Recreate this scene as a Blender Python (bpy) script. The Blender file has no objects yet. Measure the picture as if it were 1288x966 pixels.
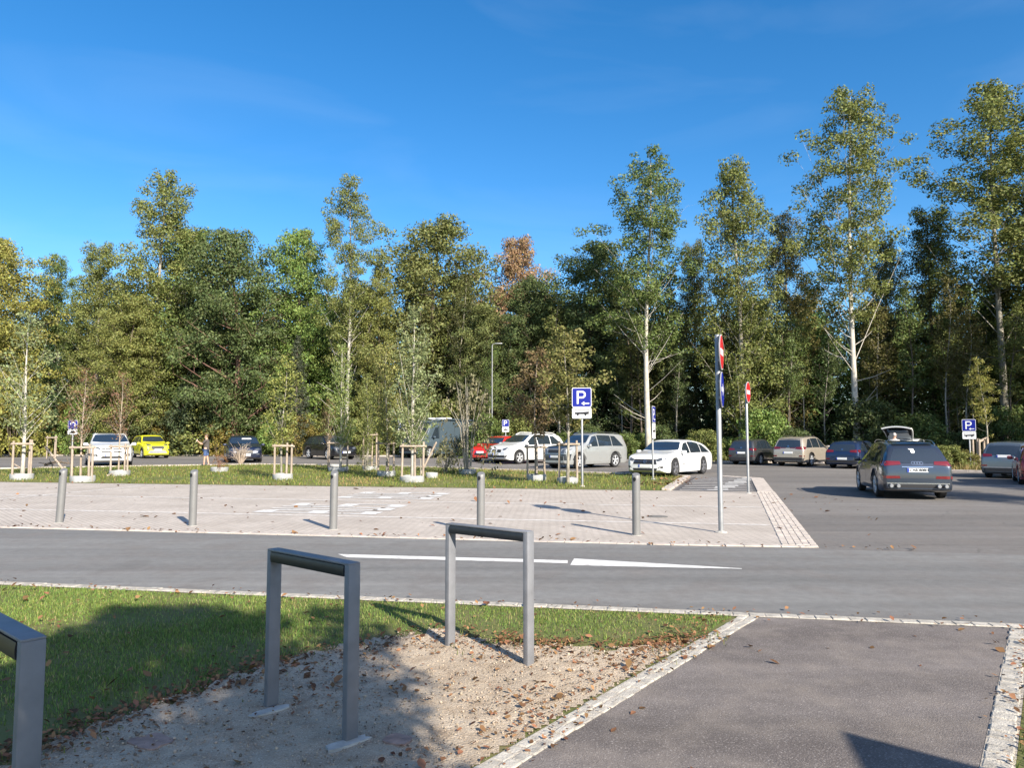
import bpy, bmesh, math, random
import numpy as np
from mathutils import Vector, Matrix
from mathutils.bvhtree import BVHTree
from math import radians as R, sin, cos, pi, atan, sqrt, atan2

SC = bpy.context.scene
COL = SC.collection
random.seed(7)
RNG = np.random.default_rng(7)

# ------------------------------------------------------------------ camera
CAM_H, FPX, PITCH = 1.6, 930.0, atan(67/930)
def ray(px, py):
    u, v = (px-644)/FPX, (483-py)/FPX
    return Vector((u, cos(PITCH)-v*sin(PITCH), sin(PITCH)+v*cos(PITCH)))
def G(px, py, z=0.0):                       # where a sight line meets the ground
    d = ray(px, py); t = (z-CAM_H)/d.z
    return Vector((d.x*t, d.y*t, z))
def at_depth(px, py, Y):
    d = ray(px, py); t = Y/d.y
    return Vector((d.x*t, Y, CAM_H+d.z*t))
cam_d = bpy.data.cameras.new('camera'); cam = bpy.data.objects.new('camera', cam_d); COL.objects.link(cam)
cam_d.sensor_width = 36; cam_d.lens = 36*FPX/1288; cam_d.clip_start = 0.05; cam_d.clip_end = 3000
cam.location = (0, 0, CAM_H); cam.rotation_euler = (pi/2+PITCH, 0, 0)
SC.camera = cam

# ------------------------------------------------------------------ light
SUN_DIR = Vector((0.515, -0.857, 0)).normalized()
ELEV = R(29.5)
sv = Vector((SUN_DIR.x*cos(ELEV), SUN_DIR.y*cos(ELEV), sin(ELEV)))
sl = bpy.data.lights.new('sun', 'SUN'); so = bpy.data.objects.new('sun', sl); COL.objects.link(so)
sl.energy = 5.0; sl.angle = R(0.5); sl.color = (1.0, 0.915, 0.79)
so.rotation_euler = sv.to_track_quat('Z', 'Y').to_euler()
W = bpy.data.worlds.new('World'); SC.world = W; W.use_nodes = True
nt = W.node_tree; nt.nodes.clear()
wo = nt.nodes.new('ShaderNodeOutputWorld'); bg = nt.nodes.new('ShaderNodeBackground')
sky = nt.nodes.new('ShaderNodeTexSky'); sky.sky_type = 'NISHITA'; sky.sun_disc = False
sky.sun_elevation = ELEV; sky.sun_rotation = atan2(SUN_DIR.x, SUN_DIR.y)
sky.altitude = 300; sky.air_density = 1.0; sky.dust_density = 0.35; sky.ozone_density = 3.2
# thin streaks of cirrus
tc = nt.nodes.new('ShaderNodeTexCoord'); mp = nt.nodes.new('ShaderNodeMapping')
mp.inputs['Scale'].default_value = (1.2, 1.2, 5.0); mp.inputs['Rotation'].default_value = (0.25, 0.5, 0.3)
nz = nt.nodes.new('ShaderNodeTexNoise'); nz.inputs['Scale'].default_value = 2.2; nz.inputs['Detail'].default_value = 7; nz.inputs['Distortion'].default_value = 0.6
rp = nt.nodes.new('ShaderNodeValToRGB'); rp.color_ramp.elements[0].position = 0.50; rp.color_ramp.elements[1].position = 0.95
rp.color_ramp.elements[1].color = (0.085, 0.085, 0.085, 1)
mx = nt.nodes.new('ShaderNodeMixRGB'); mx.inputs[2].default_value = (5.2, 6.0, 6.8, 1)
nt.links.new(tc.outputs['Generated'], mp.inputs[0]); nt.links.new(mp.outputs[0], nz.inputs[0]); nt.links.new(nz.outputs[0], rp.inputs[0])
nt.links.new(rp.outputs[0], mx.inputs[0])
hs = nt.nodes.new('ShaderNodeHueSaturation'); hs.inputs['Saturation'].default_value = 1.32
nt.links.new(sky.outputs[0], hs.inputs['Color']); nt.links.new(hs.outputs[0], mx.inputs[1]); nt.links.new(mx.outputs[0], bg.inputs[0])
# warm glow added round the sun, behind the camera, to lift the shade
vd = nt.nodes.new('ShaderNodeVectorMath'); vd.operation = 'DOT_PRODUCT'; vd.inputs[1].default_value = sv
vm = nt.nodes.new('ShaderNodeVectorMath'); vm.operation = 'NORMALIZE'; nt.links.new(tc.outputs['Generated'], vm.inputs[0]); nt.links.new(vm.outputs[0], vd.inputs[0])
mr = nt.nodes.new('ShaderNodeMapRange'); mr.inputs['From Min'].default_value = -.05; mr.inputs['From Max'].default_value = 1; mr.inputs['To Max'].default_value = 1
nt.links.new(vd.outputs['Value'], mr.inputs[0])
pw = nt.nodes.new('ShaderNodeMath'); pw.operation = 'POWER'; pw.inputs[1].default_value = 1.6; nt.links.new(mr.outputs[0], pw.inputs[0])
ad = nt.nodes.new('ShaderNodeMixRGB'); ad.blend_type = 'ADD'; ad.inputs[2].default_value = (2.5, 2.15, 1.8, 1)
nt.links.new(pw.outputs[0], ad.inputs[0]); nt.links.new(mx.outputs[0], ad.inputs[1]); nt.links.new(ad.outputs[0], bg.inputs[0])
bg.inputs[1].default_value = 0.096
nt.links.new(bg.outputs[0], wo.inputs[0])
SC.view_settings.view_transform = 'Standard'; SC.view_settings.look = 'None'; SC.view_settings.gamma = 1
SC.view_settings.use_curve_mapping = False; SC.view_settings.exposure = 1.10
SC.render.engine = 'CYCLES'; SC.cycles.use_denoising = True
SC.cycles.max_bounces = 6; SC.cycles.diffuse_bounces = 3; SC.cycles.glossy_bounces = 3; SC.cycles.transmission_bounces = 4
SC.cycles.caustics_reflective = False; SC.cycles.caustics_refractive = False

# ------------------------------------------------------------------ materials
def mat(name, col, rough=0.8, metal=0.0, coat=0.0, noise=0.0, scale=6.0, bump=0.0, bscale=None, spec=0.5, detail=6):
    m = bpy.data.materials.new(name); m.use_nodes = True
    n = m.node_tree; b = n.nodes['Principled BSDF']
    b.inputs['Base Color'].default_value = (*col, 1); b.inputs['Roughness'].default_value = rough
    b.inputs['Metallic'].default_value = metal; b.inputs['Coat Weight'].default_value = coat
    b.inputs['Coat Roughness'].default_value = 0.04
    b.inputs['Specular IOR Level'].default_value = spec
    if noise or bump:
        t = n.nodes.new('ShaderNodeTexCoord')
    if noise:
        z = n.nodes.new('ShaderNodeTexNoise'); z.inputs['Scale'].default_value = scale; z.inputs['Detail'].default_value = detail
        r = n.nodes.new('ShaderNodeValToRGB')
        r.color_ramp.elements[0].position = 0.3; r.color_ramp.elements[1].position = 0.7
        r.color_ramp.elements[0].color = (*[c*(1-noise) for c in col], 1)
        r.color_ramp.elements[1].color = (*[min(1, c*(1+noise)) for c in col], 1)
        n.links.new(t.outputs['Object'], z.inputs[0]); n.links.new(z.outputs[0], r.inputs[0]); n.links.new(r.outputs[0], b.inputs['Base Color'])
    if bump:
        z2 = n.nodes.new('ShaderNodeTexNoise'); z2.inputs['Scale'].default_value = bscale or scale; z2.inputs['Detail'].default_value = 5
        u = n.nodes.new('ShaderNodeBump'); u.inputs['Strength'].default_value = bump; u.inputs['Distance'].default_value = 0.02
        n.links.new(t.outputs['Object'], z2.inputs[0]); n.links.new(z2.outputs[0], u.inputs['Height']); n.links.new(u.outputs[0], b.inputs['Normal'])
    return m

def ground_mat(name, cols, scales, speck=None, rough=0.9, bump=0.3, bscale=120, stretch=None, cracks=False):
    """base colour mixed by a large and a middle noise, plus fine speckle"""
    m = bpy.data.materials.new(name); m.use_nodes = True
    n = m.node_tree; L = n.links; b = n.nodes['Principled BSDF']; b.inputs['Roughness'].default_value = rough
    b.inputs['Specular IOR Level'].default_value = 0.25
    t = n.nodes.new('ShaderNodeTexCoord')
    def noise(s, d=6, vec=None):
        z = n.nodes.new('ShaderNodeTexNoise'); z.inputs['Scale'].default_value = s; z.inputs['Detail'].default_value = d
        L.new(vec or t.outputs['Object'], z.inputs[0]); return z.outputs[0]
    def ramp(f, a, bb, ca=(0, 0, 0), cb=(1, 1, 1)):
        r = n.nodes.new('ShaderNodeValToRGB'); r.color_ramp.elements[0].position = a; r.color_ramp.elements[1].position = bb
        r.color_ramp.elements[0].color = (*ca, 1); r.color_ramp.elements[1].color = (*cb, 1); L.new(f, r.inputs[0]); return r.outputs[0]
    def mix(f, a, bb, mode='MIX'):
        x = n.nodes.new('ShaderNodeMixRGB'); x.blend_type = mode
        for i, v in ((0, f), (1, a), (2, bb)):
            if isinstance(v, float): x.inputs[i].default_value = v
            elif isinstance(v, tuple): x.inputs[i].default_value = (*v, 1)
            else: L.new(v, x.inputs[i])
        return x.outputs[0]
    vec = None
    if stretch:
        mp = n.nodes.new('ShaderNodeMapping'); mp.inputs['Rotation'].default_value = (0, 0, stretch[0]); mp.inputs['Scale'].default_value = (stretch[1], 1, 1)
        L.new(t.outputs['Object'], mp.inputs[0]); vec = mp.outputs[0]
    c = mix(ramp(noise(scales[0], 4, vec), .35, .65), cols[0], cols[1])
    c = mix(ramp(noise(scales[1], 6), .45, .75), c, cols[2])
    if speck:
        c = mix(ramp(noise(speck[0], 3), .55, .72), c, speck[1])
        c = mix(ramp(noise(speck[0]*1.37, 2), .58, .75), c, speck[2])
    if cracks:
        v = n.nodes.new('ShaderNodeTexVoronoi'); v.feature = 'DISTANCE_TO_EDGE'; v.inputs['Scale'].default_value = 0.55
        wz = n.nodes.new('ShaderNodeTexNoise'); wz.inputs['Scale'].default_value = 2.0; wz.inputs['Detail'].default_value = 6
        L.new(t.outputs['Object'], wz.inputs[0])
        wm = n.nodes.new('ShaderNodeMixRGB'); wm.inputs[0].default_value = 0.35; L.new(t.outputs['Object'], wm.inputs[1]); L.new(wz.outputs['Color'], wm.inputs[2])
        L.new(wm.outputs[0], v.inputs['Vector'])
        c = mix(ramp(v.outputs['Distance'], .0, .006, (0.35,)*3, (0,)*3), c, tuple(x*.35 for x in cols[0]))
    if stretch:
        m3 = n.nodes.new('ShaderNodeMapping'); m3.inputs['Rotation'].default_value = (0, 0, stretch[0]); m3.inputs['Scale'].default_value = (.10, 2.6, 1)
        L.new(t.outputs['Object'], m3.inputs[0])
        c = mix(1.0, c, ramp(noise(1.0, 7, m3.outputs[0]), .30, .70, (.84, .835, .83), (1.10, 1.095, 1.09)), 'MULTIPLY')
        c = mix(1.0, c, ramp(noise(.9, 9), .62, .70, (1, 1, 1), (.88, .875, .87)), 'MULTIPLY')
        c = mix(1.0, c, ramp(noise(9.0, 4), .35, .65, (.93, .93, .93), (1.07, 1.07, 1.07)), 'MULTIPLY')
    L.new(c, b.inputs['Base Color'])
    u = n.nodes.new('ShaderNodeBump'); u.inputs['Strength'].default_value = bump; u.inputs['Distance'].default_value = 0.01
    L.new(noise(bscale, 4), u.inputs['Height']); L.new(u.outputs[0], b.inputs['Normal'])
    return m

def leaf_mat(name, trans=0.35, lo=0.55, hi=1.5, fixed=None, hue=0.03):
    m = bpy.data.materials.new(name); m.use_nodes = True
    n = m.node_tree; L = n.links; n.nodes.clear()
    o = n.nodes.new('ShaderNodeOutputMaterial')
    oi = n.nodes.new('ShaderNodeObjectInfo'); ge = n.nodes.new('ShaderNodeNewGeometry')
    h = n.nodes.new('ShaderNodeHueSaturation')
    mr = n.nodes.new('ShaderNodeMapRange'); mr.inputs['To Min'].default_value = lo; mr.inputs['To Max'].default_value = hi
    L.new(ge.outputs['Random Per Island'], mr.inputs[0]); L.new(mr.outputs[0], h.inputs['Value'])
    wn = n.nodes.new('ShaderNodeTexWhiteNoise'); wn.noise_dimensions = '1D'; L.new(ge.outputs['Random Per Island'], wn.inputs['W'])
    m2 = n.nodes.new('ShaderNodeMapRange'); m2.inputs['To Min'].default_value = 0.5-hue; m2.inputs['To Max'].default_value = 0.5+hue*.7
    L.new(wn.outputs['Value'], m2.inputs[0]); L.new(m2.outputs[0], h.inputs['Hue'])
    if fixed: h.inputs['Color'].default_value = (*fixed, 1)
    else: L.new(oi.outputs['Color'], h.inputs['Color'])
    d = n.nodes.new('ShaderNodeBsdfDiffuse'); t = n.nodes.new('ShaderNodeBsdfTranslucent'); g = n.nodes.new('ShaderNodeBsdfGlossy')
    g.inputs['Roughness'].default_value = 0.6; g.inputs['Color'].default_value = (1, 1, 1, 1)
    L.new(h.outputs[0], d.inputs[0]); L.new(h.outputs[0], t.inputs[0])
    x = n.nodes.new('ShaderNodeMixShader'); x.inputs[0].default_value = trans; L.new(d.outputs[0], x.inputs[1]); L.new(t.outputs[0], x.inputs[2])
    y = n.nodes.new('ShaderNodeMixShader'); y.inputs[0].default_value = 0.018; L.new(x.outputs[0], y.inputs[1]); L.new(g.outputs[0], y.inputs[2])
    L.new(y.outputs[0], o.inputs[0])
    return m

def bark_mat(name, ca, cb, sx=3.0):
    m = bpy.data.materials.new(name); m.use_nodes = True
    n = m.node_tree; L = n.links; b = n.nodes['Principled BSDF']; b.inputs['Roughness'].default_value = .9
    t = n.nodes.new('ShaderNodeTexCoord'); mp = n.nodes.new('ShaderNodeMapping'); mp.inputs['Scale'].default_value = (sx, sx, 0.9)
    z = n.nodes.new('ShaderNodeTexNoise'); z.inputs['Scale'].default_value = 3.0; z.inputs['Detail'].default_value = 8; z.inputs['Roughness'].default_value = .7
    r = n.nodes.new('ShaderNodeValToRGB'); r.color_ramp.elements[0].position = .35; r.color_ramp.elements[1].position = .62
    r.color_ramp.elements[0].color = (*ca, 1); r.color_ramp.elements[1].color = (*cb, 1)
    L.new(t.outputs['Object'], mp.inputs[0]); L.new(mp.outputs[0], z.inputs[0]); L.new(z.outputs[0], r.inputs[0]); L.new(r.outputs[0], b.inputs['Base Color'])
    u = n.nodes.new('ShaderNodeBump'); u.inputs['Strength'].default_value = .5; L.new(z.outputs[0], u.inputs['Height']); L.new(u.outputs[0], b.inputs['Normal'])
    return m

M_leaf = leaf_mat('leaf')
M_blade = leaf_mat('grass_blade', trans=0.4, lo=.5, hi=1.6, hue=.035)
M_litter = leaf_mat('dry_leaf', trans=.12, lo=.35, hi=1.6, fixed=(.20, .105, .05), hue=.02)
M_bark_pale = bark_mat('pale_bark', (.13, .115, .09), (.36, .33, .27))
M_bark_dark = bark_mat('brown_bark', (.055, .045, .035), (.17, .13, .095))
M_bark_red = bark_mat('reddish_bark', (.12, .06, .045), (.26, .15, .11))
M_bark_white = bark_mat('limewashed_bark', (.30, .27, .22), (.50, .47, .41))
M_steel = mat('galvanised_steel', (.27, .275, .28), .5, .45, noise=.12, scale=9)
M_boll = mat('grey_painted_steel', (.17, .168, .164), .5, .15, noise=.06, scale=5)
M_stand = mat('grey_powder_coat', (.175, .178, .19), .5, .1, noise=.14, scale=9, bump=.08, bscale=220)
M_rubber = mat('black_rubber', (.018, .02, .024), .38, 0, noise=.2, scale=20)
M_conc = mat('concrete', (.40, .385, .35), .9, noise=.22, scale=14, bump=.4, bscale=60)
M_mortar = mat('red_brick_fragment', (.30, .20, .16), .9, noise=.3, scale=14, bump=.4, bscale=60)
M_ring = mat('pale_plastic_ring', (.31, .315, .31), .7, noise=.15, scale=8, bump=.2, bscale=20)
M_wood = bark_mat('peeled_wood', (.23, .18, .14), (.38, .315, .25))
M_woodold = bark_mat('weathered_wood', (.22, .17, .13), (.42, .34, .26))
M_white = mat('white_marking', (.74, .73, .70), .75, noise=.08, scale=5)
def worn_white(name, lo, hi, col=(.66, .64, .60), under=(.46, .40, .35)):
    m = mat(name, col, .8, noise=.08, scale=5); n = m.node_tree; L = n.links; b = n.nodes['Principled BSDF']
    t = n.nodes.new('ShaderNodeTexCoord'); z = n.nodes.new('ShaderNodeTexNoise'); z.inputs['Scale'].default_value = 7; z.inputs['Detail'].default_value = 9; z.inputs['Roughness'].default_value = .75
    r = n.nodes.new('ShaderNodeValToRGB'); r.color_ramp.elements[0].position = lo; r.color_ramp.elements[1].position = hi; x = n.nodes.new('ShaderNodeMixRGB')
    L.new(t.outputs['Object'], z.inputs[0]); L.new(z.outputs[0], r.inputs[0]); L.new(r.outputs[0], x.inputs[0]); src = b.inputs['Base Color'].links[0].from_socket
    L.new(src, x.inputs[1]); x.inputs[2].default_value = (*under, 1); L.new(x.outputs[0], b.inputs['Base Color']); return m
M_wornwhite = worn_white('worn_white_marking', .42, .66)
M_white = worn_white('white_marking', .50, .68, (.62, .61, .585), (.36, .335, .31))
M_signblue = mat('sign_blue', (.002, .010, .20), .55, spec=.3)
M_signwhite = mat('sign_white', (.66, .66, .66), .4)
M_signred = mat('sign_red', (.42, .012, .015), .4)
M_signblack = mat('sign_black', (.01, .01, .012), .4)
M_signgrey = mat('sign_back_grey', (.30, .31, .32), .5, .5)
M_skin = mat('skin', (.50, .30, .21), .6)

# ------------------------------------------------------------------ mesh helpers
class MB:
    def __init__(s): s.v = []; s.f = []
    def add(s, vs, fs):
        o = len(s.v); s.v.extend([tuple(v) for v in vs]); s.f.extend([tuple(i+o for i in f) for f in fs]); return s
    def box(s, c, d, rz=0.0, bev=0.0, rx=0.0, ry=0.0):
        bm = bmesh.new(); bmesh.ops.create_cube(bm, size=1)
        for v in bm.verts: v.co = Vector((v.co.x*d[0], v.co.y*d[1], v.co.z*d[2]))
        if bev: bmesh.ops.bevel(bm, geom=bm.edges[:], offset=bev, segments=2, affect='EDGES', profile=.5)
        mt = Matrix.Translation(Vector(c)) @ Matrix.Rotation(rz, 4, 'Z') @ Matrix.Rotation(ry, 4, 'Y') @ Matrix.Rotation(rx, 4, 'X')
        bm.transform(mt); s.bm(bm); return s
    def bm(s, bm):
        bm.verts.index_update(); s.add([v.co for v in bm.verts], [[v.index for v in f.verts] for f in bm.faces]); bm.free(); return s
    def tube(s, pts, rad, n=8, cap=True):
        pts = [Vector(p) for p in pts]
        if not hasattr(rad, '__len__'): rad = [rad]*len(pts)
        vs, fs = [], []
        ref = None
        for i, p in enumerate(pts):
            t = (pts[min(i+1, len(pts)-1)]-pts[max(i-1, 0)]).normalized()
            if ref is None: ref = Vector((1, 0, 0)) if abs(t.x) < .9 else Vector((0, 1, 0))
            a = (ref-t*ref.dot(t)).normalized(); ref = a; b = t.cross(a)
            for k in range(n):
                w = 2*pi*k/n; vs.append(p+(a*cos(w)+b*sin(w))*rad[i])
        for i in range(len(pts)-1):
            for k in range(n):
                fs.append((i*n+k, i*n+(k+1) % n, (i+1)*n+(k+1) % n, (i+1)*n+k))
        if cap: fs.append(tuple(range(n))[::-1]); fs.append(tuple((len(pts)-1)*n+k for k in range(n)))
        return s.add(vs, fs)
    def lathe(s, prof, n=20, axis='Z', c=(0, 0, 0), cap=True):
        vs, fs = [], []
        for r, z in prof:
            for k in range(n):
                w = 2*pi*k/n
                p = (r*cos(w), r*sin(w), z) if axis == 'Z' else ((r*cos(w), z, r*sin(w)) if axis == 'Y' else (z, r*cos(w), r*sin(w)))
                vs.append(Vector(p)+Vector(c))
        for i in range(len(prof)-1):
            for k in range(n): fs.append((i*n+k, i*n+(k+1) % n, (i+1)*n+(k+1) % n, (i+1)*n+k))
        if cap: fs.append(tuple(range(n))[::-1]); fs.append(tuple((len(prof)-1)*n+k for k in range(n)))
        return s.add(vs, fs)
    def prism(s, poly, h0, h1, T=None):
        """polygon in XY pulled from z=h0 to z=h1, then moved by matrix T"""
        n = len(poly); vs = [Vector((x, y, h0)) for x, y in poly]+[Vector((x, y, h1)) for x, y in poly]
        if T is not None: vs = [T @ v for v in vs]
        fs = [tuple(range(n))[::-1], tuple(range(n, 2*n))]+[(i, (i+1) % n, n+(i+1) % n, n+i) for i in range(n)]
        return s.add(vs, fs)
    def build(s, name, m, parent=None, smooth=None, loc=None):
        me = bpy.data.meshes.new(name); me.from_pydata(s.v, [], s.f); me.validate()
        bm = bmesh.new(); bm.from_mesh(me); bmesh.ops.recalc_face_normals(bm, faces=bm.faces[:]); bm.to_mesh(me); bm.free()
        if smooth is not None:
            me.polygons.foreach_set('use_smooth', [True]*len(me.polygons)); me.set_sharp_from_angle(angle=R(smooth))
        return link(name, me, m, parent, loc)
def link(name, me, m, parent=None, loc=None):
    if m is not None and not me.materials: me.materials.append(m)
    o = bpy.data.objects.new(name, me); COL.objects.link(o)
    if parent: o.parent = parent
    if loc: o.location = loc
    return o
def tag(o, label, cat, group=None):
    o['label'] = label; o['category'] = cat
    if group: o['group'] = group
    return o
def thing(name, label, cat, loc=(0, 0, 0), rz=0.0, group=None):
    o = bpy.data.objects.new(name, None); COL.objects.link(o); o.empty_display_size = .2
    o.location = loc; o.rotation_euler = (0, 0, rz); return tag(o, label, cat, group)
def struct(o, kind='structure'): o['kind'] = kind; return o
def np_mesh(name, V, F, nper, m):
    """fast mesh from numpy: V (n,3), F (k,nper)"""
    me = bpy.data.meshes.new(name); k = len(F)
    me.vertices.add(len(V)); me.vertices.foreach_set('co', V.astype(np.float32).ravel())
    me.loops.add(k*nper); me.loops.foreach_set('vertex_index', F.astype(np.int32).ravel())
    me.polygons.add(k); me.polygons.foreach_set('loop_start', np.arange(0, k*nper, nper, dtype=np.int32))
    me.update(calc_edges=True)
    if m: me.materials.append(m)
    return me

# ------------------------------------------------------------------ ground sheets
RD = Vector((cos(R(-10.6)), sin(R(-10.6)), 0)); RN = Vector((-RD.y, RD.x, 0))      # along and across the road
def st(s, t, z=0): p = RD*s+RN*t; p.z = z; return p
def to_st(p): return p.dot(RD), p.dot(RN)
def sheet(name, pts, z, m, kind='structure', grid=None):
    bm = bmesh.new(); vs = [bm.verts.new((p[0], p[1], z)) for p in pts]; f = bm.faces.new(vs)
    f.normal_update()
    if f.normal.z < 0: f.normal_flip()
    me = bpy.data.meshes.new(name); bm.to_mesh(me); bm.free()
    return struct(link(name, me, m), kind)

M_terrain = ground_mat('soil_and_leaf_litter', [(.055, .055, .028), (.09, .075, .04), (.06, .075, .022)], (.4, 2.5), bump=.6, bscale=20)
M_asph = ground_mat('car_park_asphalt', [(.130, .121, .113), (.215, .200, .185), (.165, .148, .134)], (.16, 1.1), (70, (.20, .195, .185), (.085, .083, .08)), .85, .35, 160, (0.35, .22), cracks=True)
M_road = ground_mat('road_asphalt', [(.142, .140, .135), (.220, .216, .205), (.165, .153, .142)], (.35, 1.6), (85, (.215, .21, .20), (.10, .098, .095)), .85, .35, 170, (R(10.6), .12))
M_path = ground_mat('path_asphalt', [(.118, .102, .094), (.182, .160, .148), (.20, .172, .15)], (.8, 3.0), (85, (.30, .272, .25), (.060, .053, .050)), .9, .55, 140, (R(-52), .5))
M_gravel = ground_mat('sandy_gravel', [(.375, .30, .215), (.46, .38, .285), (.27, .20, .135)], (1.1, 6.0), (110, (.56, .48, .38), (.13, .095, .065)), .95, 1.0, 70)
M_lawn = ground_mat('lawn_soil', [(.10, .115, .035), (.13, .135, .045), (.15, .125, .06)], (.5, 4), bump=.6, bscale=40)
M_island = ground_mat('island_grass_base', [(.10, .13, .03), (.15, .155, .045), (.20, .17, .075)], (.35, 1.8), (14, (.14, .16, .04), (.06, .085, .02)), .95, .8, 30)
M_verge = ground_mat('mown_verge', [(.11, .12, .035), (.16, .13, .055), (.09, .11, .03)], (.3, 2.0), bump=.6, bscale=30)

sheet('ground_terrain', [(-900, -900), (900, -900), (900, 900), (-900, 900)], 0.0, M_terrain)
TL = [(-60, 64.5), (-40, 63.5), (-22, 62.5), (-8, 60.5), (2, 56), (9, 48.5), (13, 46.8), (18.5, 45.6), (24.5, 45.0), (31, 43.5), (44, 41)]   # rear edge of the asphalt
sheet('car_park', [tuple(st(-75, 11.27)[:2]), tuple(st(60, 11.27)[:2])]+TL[::-1], 0.004, M_asph)
sheet('road', [st(-75, 7.11), st(75, 7.11), st(75, 11.275), st(-75, 11.275)], 0.009, M_road)

# paved bus bays
def pave_mat():
    m = bpy.data.materials.new('clay_pavers'); m.use_nodes = True
    n = m.node_tree; L = n.links; b = n.nodes['Principled BSDF']; b.inputs['Roughness'].default_value = .85
    t = n.nodes.new('ShaderNodeTexCoord'); mp = n.nodes.new('ShaderNodeMapping'); mp.inputs['Rotation'].default_value = (0, 0, R(48))
    L.new(t.outputs['Object'], mp.inputs[0])
    k = n.nodes.new('ShaderNodeTexBrick'); k.inputs['Scale'].default_value = 1.0; k.inputs['Brick Width'].default_value = .20; k.inputs['Row Height'].default_value = .10
    k.inputs['Mortar Size'].default_value = .009; k.inputs['Mortar Smooth'].default_value = .1; k.inputs['Bias'].default_value = 0
    k.inputs['Color1'].default_value = (.48, .428, .378, 1); k.inputs['Color2'].default_value = (.415, .370, .326, 1); k.inputs['Mortar'].default_value = (.29, .255, .225, 1)
    L.new(mp.outputs[0], k.inputs['Vector'])
    z = n.nodes.new('ShaderNodeTexNoise'); z.inputs['Scale'].default_value = .9; z.inputs['Detail'].default_value = 6; L.new(t.outputs['Object'], z.inputs[0])
    r = n.nodes.new('ShaderNodeValToRGB'); r.color_ramp.elements[0].position = .3; r.color_ramp.elements[1].position = .7
    r.color_ramp.elements[0].color = (.84, .82, .79, 1); r.color_ramp.elements[1].color = (1.06, 1.05, 1.03, 1); L.new(z.outputs[0], r.inputs[0])
    x = n.nodes.new('ShaderNodeMixRGB'); x.blend_type = 'MULTIPLY'; x.inputs[0].default_value = 1; L.new(k.outputs[0], x.inputs[1]); L.new(r.outputs[0], x.inputs[2])
    L.new(x.outputs[0], b.inputs['Base Color'])
    u = n.nodes.new('ShaderNodeBump'); u.inputs['Strength'].default_value = .5; u.inputs['Distance'].default_value = .006; u.invert = True
    L.new(k.outputs['Fac'], u.inputs['Height']); L.new(u.outputs[0], b.inputs['Normal'])
    return m
M_pave = pave_mat()
Pc = G(1030, 690); Pr = G(970, 614); Pi = G(868, 618)
pave_t1 = 22.55
PR_dir = (Pr-Pc).normalized()
def edge_right(t): # point of the right paving edge at road offset t
    k = (t-Pc.dot(RN))/PR_dir.dot(RN); return Pc+PR_dir*k
pe1 = edge_right(pave_t1)
sheet('bus_bay_paving', [st(-75, 11.28), Pc, edge_right(pave_t1+.06), st(-75, pave_t1+.06)], 0.014, M_pave)
# granite band along the paving's front and right edges
def setts(name, path, w, rows, z, m, length=.16, gap=.008, h=.05, jit=.006, base=None):
    """rows of little stones along a polyline"""
    mb = MB(); pts = [Vector((p[0], p[1], 0)) for p in path]
    for a, b in zip(pts[:-1], pts[1:]):
        d = (b-a); L_ = d.length; d.normalize(); nrm = Vector((-d.y, d.x, 0)); k = max(1, int(L_/length)); l = L_/k; rw = w/rows
        ang = atan2(d.y, d.x)
        for r in range(rows):
            off = (r+.5)*rw-w/2
            for i in range(k):
                c = a+d*((i+.5+(.5 if r % 2 else 0)*(i < k-1))*l)+nrm*(off+random.uniform(-jit, jit))
                sx = l-gap-random.uniform(0, .010); sy = rw-gap-random.uniform(0, .008); hz = h+random.uniform(-.004, .004)
                mb.box((c.x, c.y, z+hz/2-h+random.uniform(-.002, .002)+.006), (sx, sy, hz), ang+random.uniform(-.05, .05), bev=.008)
    return struct(mb.build(name, m))
M_gran = mat('granite_sett', (.38, .35, .30), .9, noise=.32, scale=11, bump=.4, bscale=80)
M_granp = mat('granite_edging', (.44, .385, .335), .9, noise=.22, scale=6, bump=.3, bscale=60)
# joints under the stones
M_joint = mat('sand_joint', (.38, .335, .275), .95, noise=.25, scale=20, bump=.5, bscale=80)

# path in front on the right
PL0, PL1 = G(652, 966), G(969, 769.5); PR1, PR0 = G(1272, 786), G(1233, 966)
dl = (PL1-PL0).normalized(); dr = (PR1-PR0).normalized()
PLb = PL0-dl*5; PRb = PR0-dr*5
k_l = (6.95-PL0.dot(RN))/dl.dot(RN); k_r = (6.95-PR0.dot(RN))/dr.dot(RN)
PLt = PL0+dl*k_l; PRt = PR0+dr*k_r
bulge = [G(940, 779), G(905, 797)]
sheet('footpath', [PLb, PRb, PRt, PLt], 0.010, M_path)
nl = Vector((-dl.y, dl.x, 0)); nr = Vector((dr.y, -dr.x, 0))
kw = .155
sheet('kerb_bedding', [PLb-nl*.0, PLt, PLt+nl*kw, PLb+nl*kw], 0.012, M_joint)
setts('kerb_setts_path', [PLb+nl*kw/2, PLt+nl*kw/2], kw, 2, .011, M_gran, .10, gap=.001, jit=.006)
sheet('kerb_bedding_verge', [PRb, PRt, PRt+nr*.14, PRb+nr*.14], 0.012, M_joint)
setts('kerb_setts_verge', [PRb+nr*.065, PRt+nr*.065], .13, 1, .011, M_gran, .11, gap=.002, jit=.006)
sheet('kerb_bedding_road', [st(-40, 6.95), st(40, 6.95), st(40, 7.115), st(-40, 7.115)], 0.013, M_joint)
setts('kerb_setts_road', [st(-30, 7.03), st(0, 7.03), st(14, 7.03)], .12, 1, .013, M_gran, .14, gap=.002, jit=.008)
setts('kerb_setts_bays', [st(-34, 11.36), st(0, 11.36), Pc+RN*.09], .16, 1, .016, M_granp, .26, h=.03, gap=.002)
bw = .50
pn = Vector((PR_dir.y, -PR_dir.x, 0))
band0, band1 = Pc, pe1
setts('paving_edge_band', [band0-pn*bw/2+PR_dir*.1, band1-pn*bw/2], bw, 5, .019, M_granp, .11, h=.03, jit=.002, gap=.002)

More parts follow.
